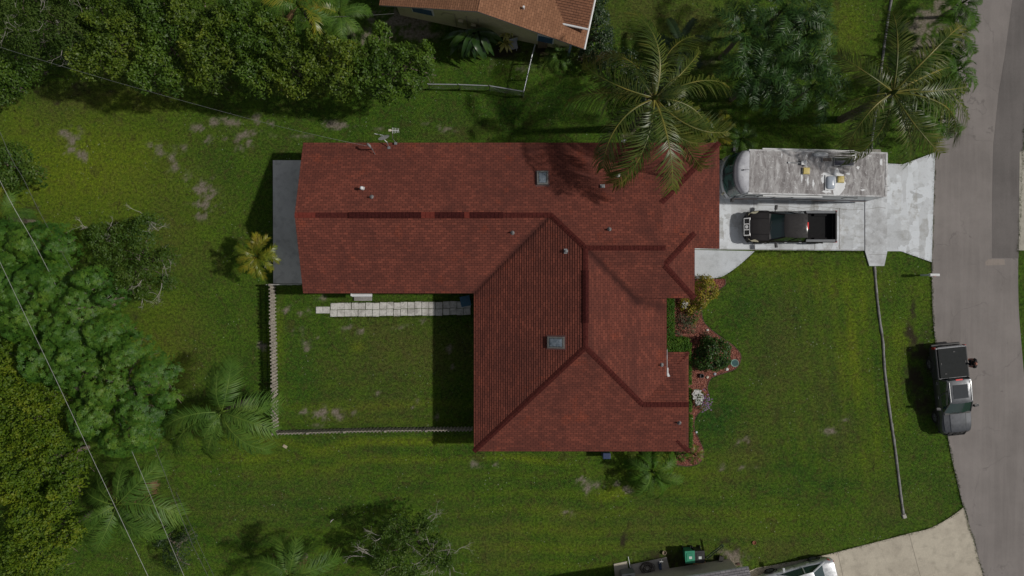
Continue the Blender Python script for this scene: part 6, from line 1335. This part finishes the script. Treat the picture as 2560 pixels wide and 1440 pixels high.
for s in (-1, 1):
    build('eye', MB().blob((.287, s * .033, 1.65), (.012, .014, .009), 8, 6, 0, 0), mat_plain('eye_dark', (.03, .02, .02), .3), per, False); build('ear', MB().blob((.20, s * .088, 1.63), (.022, .012, .032), 8, 6, 0, 0), M_SKIN, per, False, smooth=60)
build('mouth', MB().box((.292, 0, 1.575), (.01, .045, .01)), mat_plain('lips', (.3, .10, .08), .5), per, False)
for s, x_, y_ in ((1, .06, .115), (-1, -.03, -.135)): build('shoe', MB().blob((x_, y_, .05), (.14, .055, .05), 12, 8, 0, 0), M_TRIM, per, False, smooth=60)

# ------------------------------------------------------------------ overhead wires
def wire(label, pts, r, mat, sagn=6):
    pp = smooth_line([tuple(P(*p)) for p in pts], sagn); return tag(build('overhead_wire', MB().tube(pp, r, 5), mat), label, 'wire')
M_WIRE = mat_plain('aluminium_wire', (.38, .38, .36), .4, .3); M_WIRED = mat_plain('dark_cable', (.10, .10, .10), .6)
wire('pale overhead wire crossing mango and yellow trees at the left', [(-420, -300, 9.2), (-190, 240, 8.9), (0, 655, 8.8), (145, 960, 8.7), (245, 1175, 8.7), (370, 1440, 8.8), (640, 2000, 9.2)], .0105, M_WIRE)
wire('pale overhead wire that dips through the mango tree and passes the lower queen palm', [(-380, -500, 9.0), (-180, 60, 7.4), (0, 452, 6.4), (100, 635, 5.6), (225, 890, 5.3), (335, 1140, 5.9), (460, 1440, 7.0), (700, 2000, 8.6)], .0105, M_WIRE)
q = MASTTOP
pp = smooth_line([tuple(P(-500, -60, 8.6)), tuple(P(-200, 50, 7.2)), tuple(P(0, 118, 6.4)), tuple(P(300, 208, 5.4)), tuple(P(620, 296, 4.9)), tuple(P(800, 340, 5.0)), tuple(q)], 6)
tag(build('service_cable', MB().tube(pp, .006, 5), mat_plain('grey_cable', (.20, .21, .21), .5)), 'thin service cable running over the upper lawn to the mast on the red roof', 'cable')
wire('thin dark cable above the left edge bush', [(-200, -200, 8.6), (0, 330, 6.0), (60, 450, 5.4), (115, 560, 5.0), (300, 900, 4.4), (460, 1310, 5.0), (520, 1440, 5.6), (800, 2000, 8)], .010, M_WIRED)
wire('thin dark cable nearest the small dark shrub', [(440, 1230, 4.2), (480, 1320, 4.6), (535, 1440, 5.4), (820, 2000, 8)], .008, M_WIRED)
pp = [P(760, 44, 5), P(900, 40, 3.8), P(985, 34, 2.9)]; tag(build('service_cable', MB().tube(pp, .010, 5), M_WIRED), 'short cable from the palms to the cream house corner', 'cable')

# ------------------------------------------------------------------ things by the lower house
def ang(a): return a
T15 = math.atan2(30, 190)
pad = build('concrete_pad', MB().prism(PP([(1534, 1409), (1568, 1402), (1575, 1470), (1540, 1470)]), 0, .08), M_CONC2, bevel=.01); tag(pad, 'small concrete pad under the air conditioning unit', 'slab')
q = P(1562, 1436); ac = thing('air_conditioner', 'grey air conditioning unit with a round fan at the bottom edge', 'air conditioner', (q.x + .12, q.y, 0), .12)
build('case', MB().box((0, 0, .52), (.82, .82, .88)), mat_plain('ac_grey', (.17, .18, .19), .5), ac, False, bevel=.07); build('top', MB().box((0, 0, .975), (.78, .78, .05)), mat_plain('ac_top', (.42, .43, .42), .5), ac, False, bevel=.02)
build('fan_well', MB().cyl((0, 0, .985), .31, .03, 28), M_DARK, ac, False)
mb = MB()
for k in range(4): a = k * math.pi / 2 + .3; mb.add([(0, 0, 1.02), (.28 * math.cos(a), .28 * math.sin(a), 1.02), (.28 * math.cos(a + .6), .28 * math.sin(a + .6), 1.035)], [(0, 1, 2)])
build('fan', mb, mat_plain('fan_blue', (.07, .09, .12), .4), ac, False); build('guard', MB().torus((0, 0, 1.03), .31, .012, 28, 6).torus((0, 0, 1.035), .2, .006, 24, 5).torus((0, 0, 1.035), .1, .006, 20, 5), M_METAL, ac, False)
M_PADW = mat_concrete('worn_slab', (.46, .42, .38), (.27, .24, .22), .7, 1.6)
o = build('concrete_slab', MB().prism(PP([(1577, 1411), (1666, 1392), (1675, 1426), (1585, 1452), (1578, 1440)]), 0, .07), M_PADW, bevel=.01); tag(o, 'worn concrete slab with the coiled hose on it', 'slab')
q = P(1617, 1418); mb = MB()
rgh = random.Random(3); pp = []
for i in range(150):
    a = i * .33; r_ = .30 + .13 * math.sin(i * .21) + rgh.uniform(-.02, .02); pp.append((q.x + r_ * math.cos(a) + .06 * math.sin(i * .05), q.y + r_ * .85 * math.sin(a), .10 + .0006 * i))
mb.tube(pp, .014, 5); tag(build('garden_hose', mb, mat_plain('hose_brown', (.05, .035, .03), .6)), 'coiled dark garden hose on the worn slab', 'hose')
q = P(1648, 1405); pw = thing('pressure_washer', 'small blue and white pressure washer on the worn slab', 'pressure washer', (q.x, q.y, .07))
build('body', MB().box((q.x, q.y - .15, .25), (.16, .42, .30), .1), mat_plain('washer_blue', (.04, .06, .13), .5), pw, bevel=.04); build('handle', MB().tube([(q.x - .05, q.y, .3), (q.x - .1, q.y + .28, .75), (q.x + .08, q.y + .28, .75), (q.x + .05, q.y, .3)], .018, 6), M_WHITE, pw); build('lance', MB().tube([(q.x + .1, q.y - .1, .3), (q.x + .03, q.y + .35, .6)], .012, 5), M_WHITE, pw)
o = build('pipe', MB().tube([P(1570, 1391) + Vector((0, 0, .05)), P(1574, 1415) + Vector((0, 0, .3))], .022, 6), M_WHITE); tag(o, 'short white pipe beside the air conditioning unit', 'pipe')
o = build('flower_pot', MB().lathe(tuple(P(1660, 1380)), [(.09, 0), (.13, .16), (.11, .16), (.10, .05)], 16), mat_plain('pot_tan', (.30, .24, .17), .8)); tag(o, 'small tan pot on the grass above the worn slab', 'pot')
def bin_(label, px, py, mat, matlid, rz, sx=.56, sy=.68, lab=True):
    q = P(px, py, .9); t = thing('wheelie_bin', label, 'bin', (q.x, q.y, 0), rz)
    build('body', MB().box((0, 0, .48), (sx * .8, sy * .8, .92), 0, 1.18), mat, t, False, bevel=.04); build('lid', MB().box((0, 0, .985), (sx + .03, sy + .04, .07)).box((0, 0, 1.03), (sx * .75, sy * .7, .03)), matlid, t, False, bevel=.025); build('handle', MB().tube([(-sx * .4, -sy * .56, .93), (sx * .4, -sy * .56, .93)], .018, 6), matlid, t, False)
    if lab: build('sticker', MB().box((.02, -.03, 1.049), (.17, .15, .006)), mat_plain('sticker_white', (.60, .68, .64), .6), t, False)
    for s in (-1, 1): build('wheel', MB().tube([(s * sx * .42 - .025, sy * .42, .11), (s * sx * .42 + .025, sy * .42, .11)], .11, 14), M_RUBBER, t, False)
bin_('green wheelie bin with a white sticker beside the black bin', 1724, 1391, mat_plain('green_bin', (.025, .20, .11), .5), mat_plain('green_lid', (.03, .26, .15), .45), .06)
bin_('black wheelie bin right next to the green one', 1748, 1391, M_TRIM, M_TRIM, .03)
o = build('round_pot', MB().lathe(tuple(P(1737, 1416)), [(.13, 0), (.17, .18), (.15, .18), (.14, .10), (.001, .10)], 18), mat_plain('pot_grey', (.16, .15, .14), .8)); tag(o, 'round grey planter just below the bins', 'planter')
o = build('timber_board', MB().box(P(1748, 1408, .05), (.75, .12, .04), .22), mat_plain('pine', (.40, .25, .11), .7), bevel=.005); tag(o, 'pale timber board lying below the black bin', 'board')
mb = MB(); mb.tube([P(1764, 1394, .1), P(1806, 1361, 1.1)], .03, 6).tube([P(1768, 1397, .1), P(1809, 1364, 1.1)], .03, 6)
for k in range(6): f = (k + .5) / 6; mb.tube([P(1764, 1394, .1).lerp(P(1806, 1361, 1.1), f), P(1768, 1397, .1).lerp(P(1809, 1364, 1.1), f)], .015, 5)
tag(build('step_ladder', mb, mat_plain('ladder_green', (.03, .06, .045), .5)), 'narrow dark green ladder leaning out from the bins', 'ladder')
o = build('rake', MB().tube([P(1808, 1365, .4), P(1797, 1392, .1)], .012, 5).box(P(1797, 1392, .06), (.3, .04, .04), .3), M_TRIM); tag(o, 'dark handled rake between ladder and square pot', 'rake')
o = build('square_pot', MB().box(P(1802, 1395, .15), (.24, .24, .28), -.2, 1.15).box(P(1802, 1395, .30), (.18, .18, .02), -.2), mat_plain('pot_black', (.025, .022, .02), .6), bevel=.01); tag(o, 'square black pot on the worn soil by the ladder', 'pot')
o = build('equipment_slab', MB().prism(PP([(1688, 1428), (1820, 1406), (1836, 1424), (1845, 1470), (1690, 1490)]), 0, .09), mat_concrete('grey_slab', (.34, .34, .31), (.22, .22, .20), .5, 2), bevel=.01); tag(o, 'long grey slab against the lower house under the black hose', 'slab')
q = P(1776, 1420); mb = MB(); mb.tube([(q.x + (.27 + .02 * math.sin(i)) * math.cos(i * .3), q.y + .23 * math.sin(i * .3), .12 + .0015 * i) for i in range(60)], .02, 5).tube([(q.x + .2, q.y + .02, .14), (q.x + .42, q.y + .06, .13), (q.x + .52, q.y + .0, .12), (q.x + .5, q.y + .3, .12)], .015, 5)
tag(build('black_hose', mb, M_TRIM), 'coiled black hose on the long grey slab', 'hose')
o = build('hose_nozzle', MB().blob(tuple(P(1796, 1407, .17)), (.09, .07, .07), 10, 6, 2, .1).tube([P(1796, 1407, .17), P(1799, 1413, .12)], .03, 6), mat_plain('orange_red', (.60, .09, .03), .5), smooth=50); tag(o, 'bright orange red nozzle beside the black hose', 'nozzle')
o = build('brick', MB().box(P(1832, 1413, .06), (.14, .12, .12), .4), M_WHITE, bevel=.01); tag(o, 'small white block beside the end of the long grey slab', 'block')
o = build('brick', MB().box(P(1846, 1410, .06), (.16, .14, .12), .1), mat_plain('dark_brick', (.08, .04, .03), .8), bevel=.01); tag(o, 'small dark brown block beside the white one', 'block')
o = build('clay_pot', MB().lathe(tuple(P(1885, 1356)), [(.08, 0), (.12, .08), (.10, .08), (.08, .02)], 16), mat_plain('terracotta', (.24, .09, .05), .8)); tag(o, 'small terracotta dish alone on the lower right lawn', 'dish')
# bed details
q = P(1829, 905); bb = thing('birdbath', 'pale green round birdbath at the tip of the bed', 'birdbath', tuple(q))
build('pedestal', MB().lathe(tuple(q), [(.16, 0), (.13, .05), (.06, .12), (.05, .5), (.09, .6)], 18), mat_plain('verdigris', (.14, .24, .20), .6), bb, smooth=50); build('bowl', MB().lathe((q.x, q.y, .58), [(.06, 0), (.19, .06), (.23, .12), (.215, .125), (.17, .075), (.001, .055)], 28), mat_plain('verdigris_bowl', (.20, .34, .29), .5, var=.25), bb, smooth=50)
build('water', MB().cyl((q.x, q.y, .655), .185, .012, 28), mat_plain('water', (.05, .11, .11), .06, spec=.8), bb)
o = build('plant_pot', MB().lathe(tuple(P(1753, 939)), [(.10, 0), (.13, .22), (.105, .22), (.10, .08), (.001, .08)], 18), mat_plain('pot_dark', (.05, .05, .055), .6)); tag(o, 'dark empty pot in the mulch below the round shrub', 'pot')
for i, (px, py, c_, lab) in enumerate(((1817, 923, (.6, .6, .58), 'white stone by the birdbath'), (1768, 943, (.52, .48, .40), 'pale long stone beside the dark pot'), (1769, 825, (.58, .56, .52), 'white stone on the bed edge above the round shrub'), (1752, 771, (.30, .31, .34), 'grey stone on the bed edge by the croton'), (1787, 935, (.35, .37, .42), 'bluish stone at the lower bed edge right of the pot'), (1728, 1045, (.55, .55, .52), 'small white stone by the narrow hedge'))):
    q = P(px, py, .05); o = build('garden_stone', MB().blob(tuple(q), (.10, .08, .07), 10, 6, i, .25), mat_plain('stone', c_, .8), smooth=60); o.name = 'garden_stone'; tag(o, lab, 'stone', 'stones in the flower bed')
q = P(1738, 1078); gl_ = thing('garden_light', 'small pale solar garden light on the bed edge', 'garden light', tuple(q)); build('stake', MB().cyl((q.x, q.y, 0), .015, .3, 8), M_TRIM, gl_); build('head', MB().lathe((q.x, q.y, .3), [(.06, 0), (.07, .03), (.05, .07), (.001, .075)], 14), mat_plain('pale_blue', (.50, .58, .62), .4), gl_, smooth=40)
q = P(2387, 1116, .02)
# things by the cream house
q = P(1283, 118); o = build('garden_chair', MB().box((q.x, q.y, .42), (.5, .5, .04), .2).box((q.x + .02, q.y + .24, .68), (.5, .04, .5), .2).box((q.x - .2, q.y - .2, .2), (.05, .05, .42)).box((q.x + .2, q.y - .2, .2), (.05, .05, .42)).box((q.x - .2, q.y + .2, .2), (.05, .05, .42)).box((q.x + .2, q.y + .2, .2), (.05, .05, .42)), mat_plain('chair_grey', (.35, .36, .38), .5), bevel=.01); tag(o, 'grey garden chair by the cream house wall', 'chair')
q = P(1356, 117); mb = MB()
for k in range(4): mb.box((q.x - .24 + k * .16, q.y, .45), (.03, .03, .9))
for k in range(4): mb.box((q.x, q.y, .15 + k * .24), (.56, .24, .03))
tag(build('plant_rack', mb, mat_plain('rack_brown', (.16, .12, .07), .8)), 'brown slatted rack against the cream house wall', 'rack')
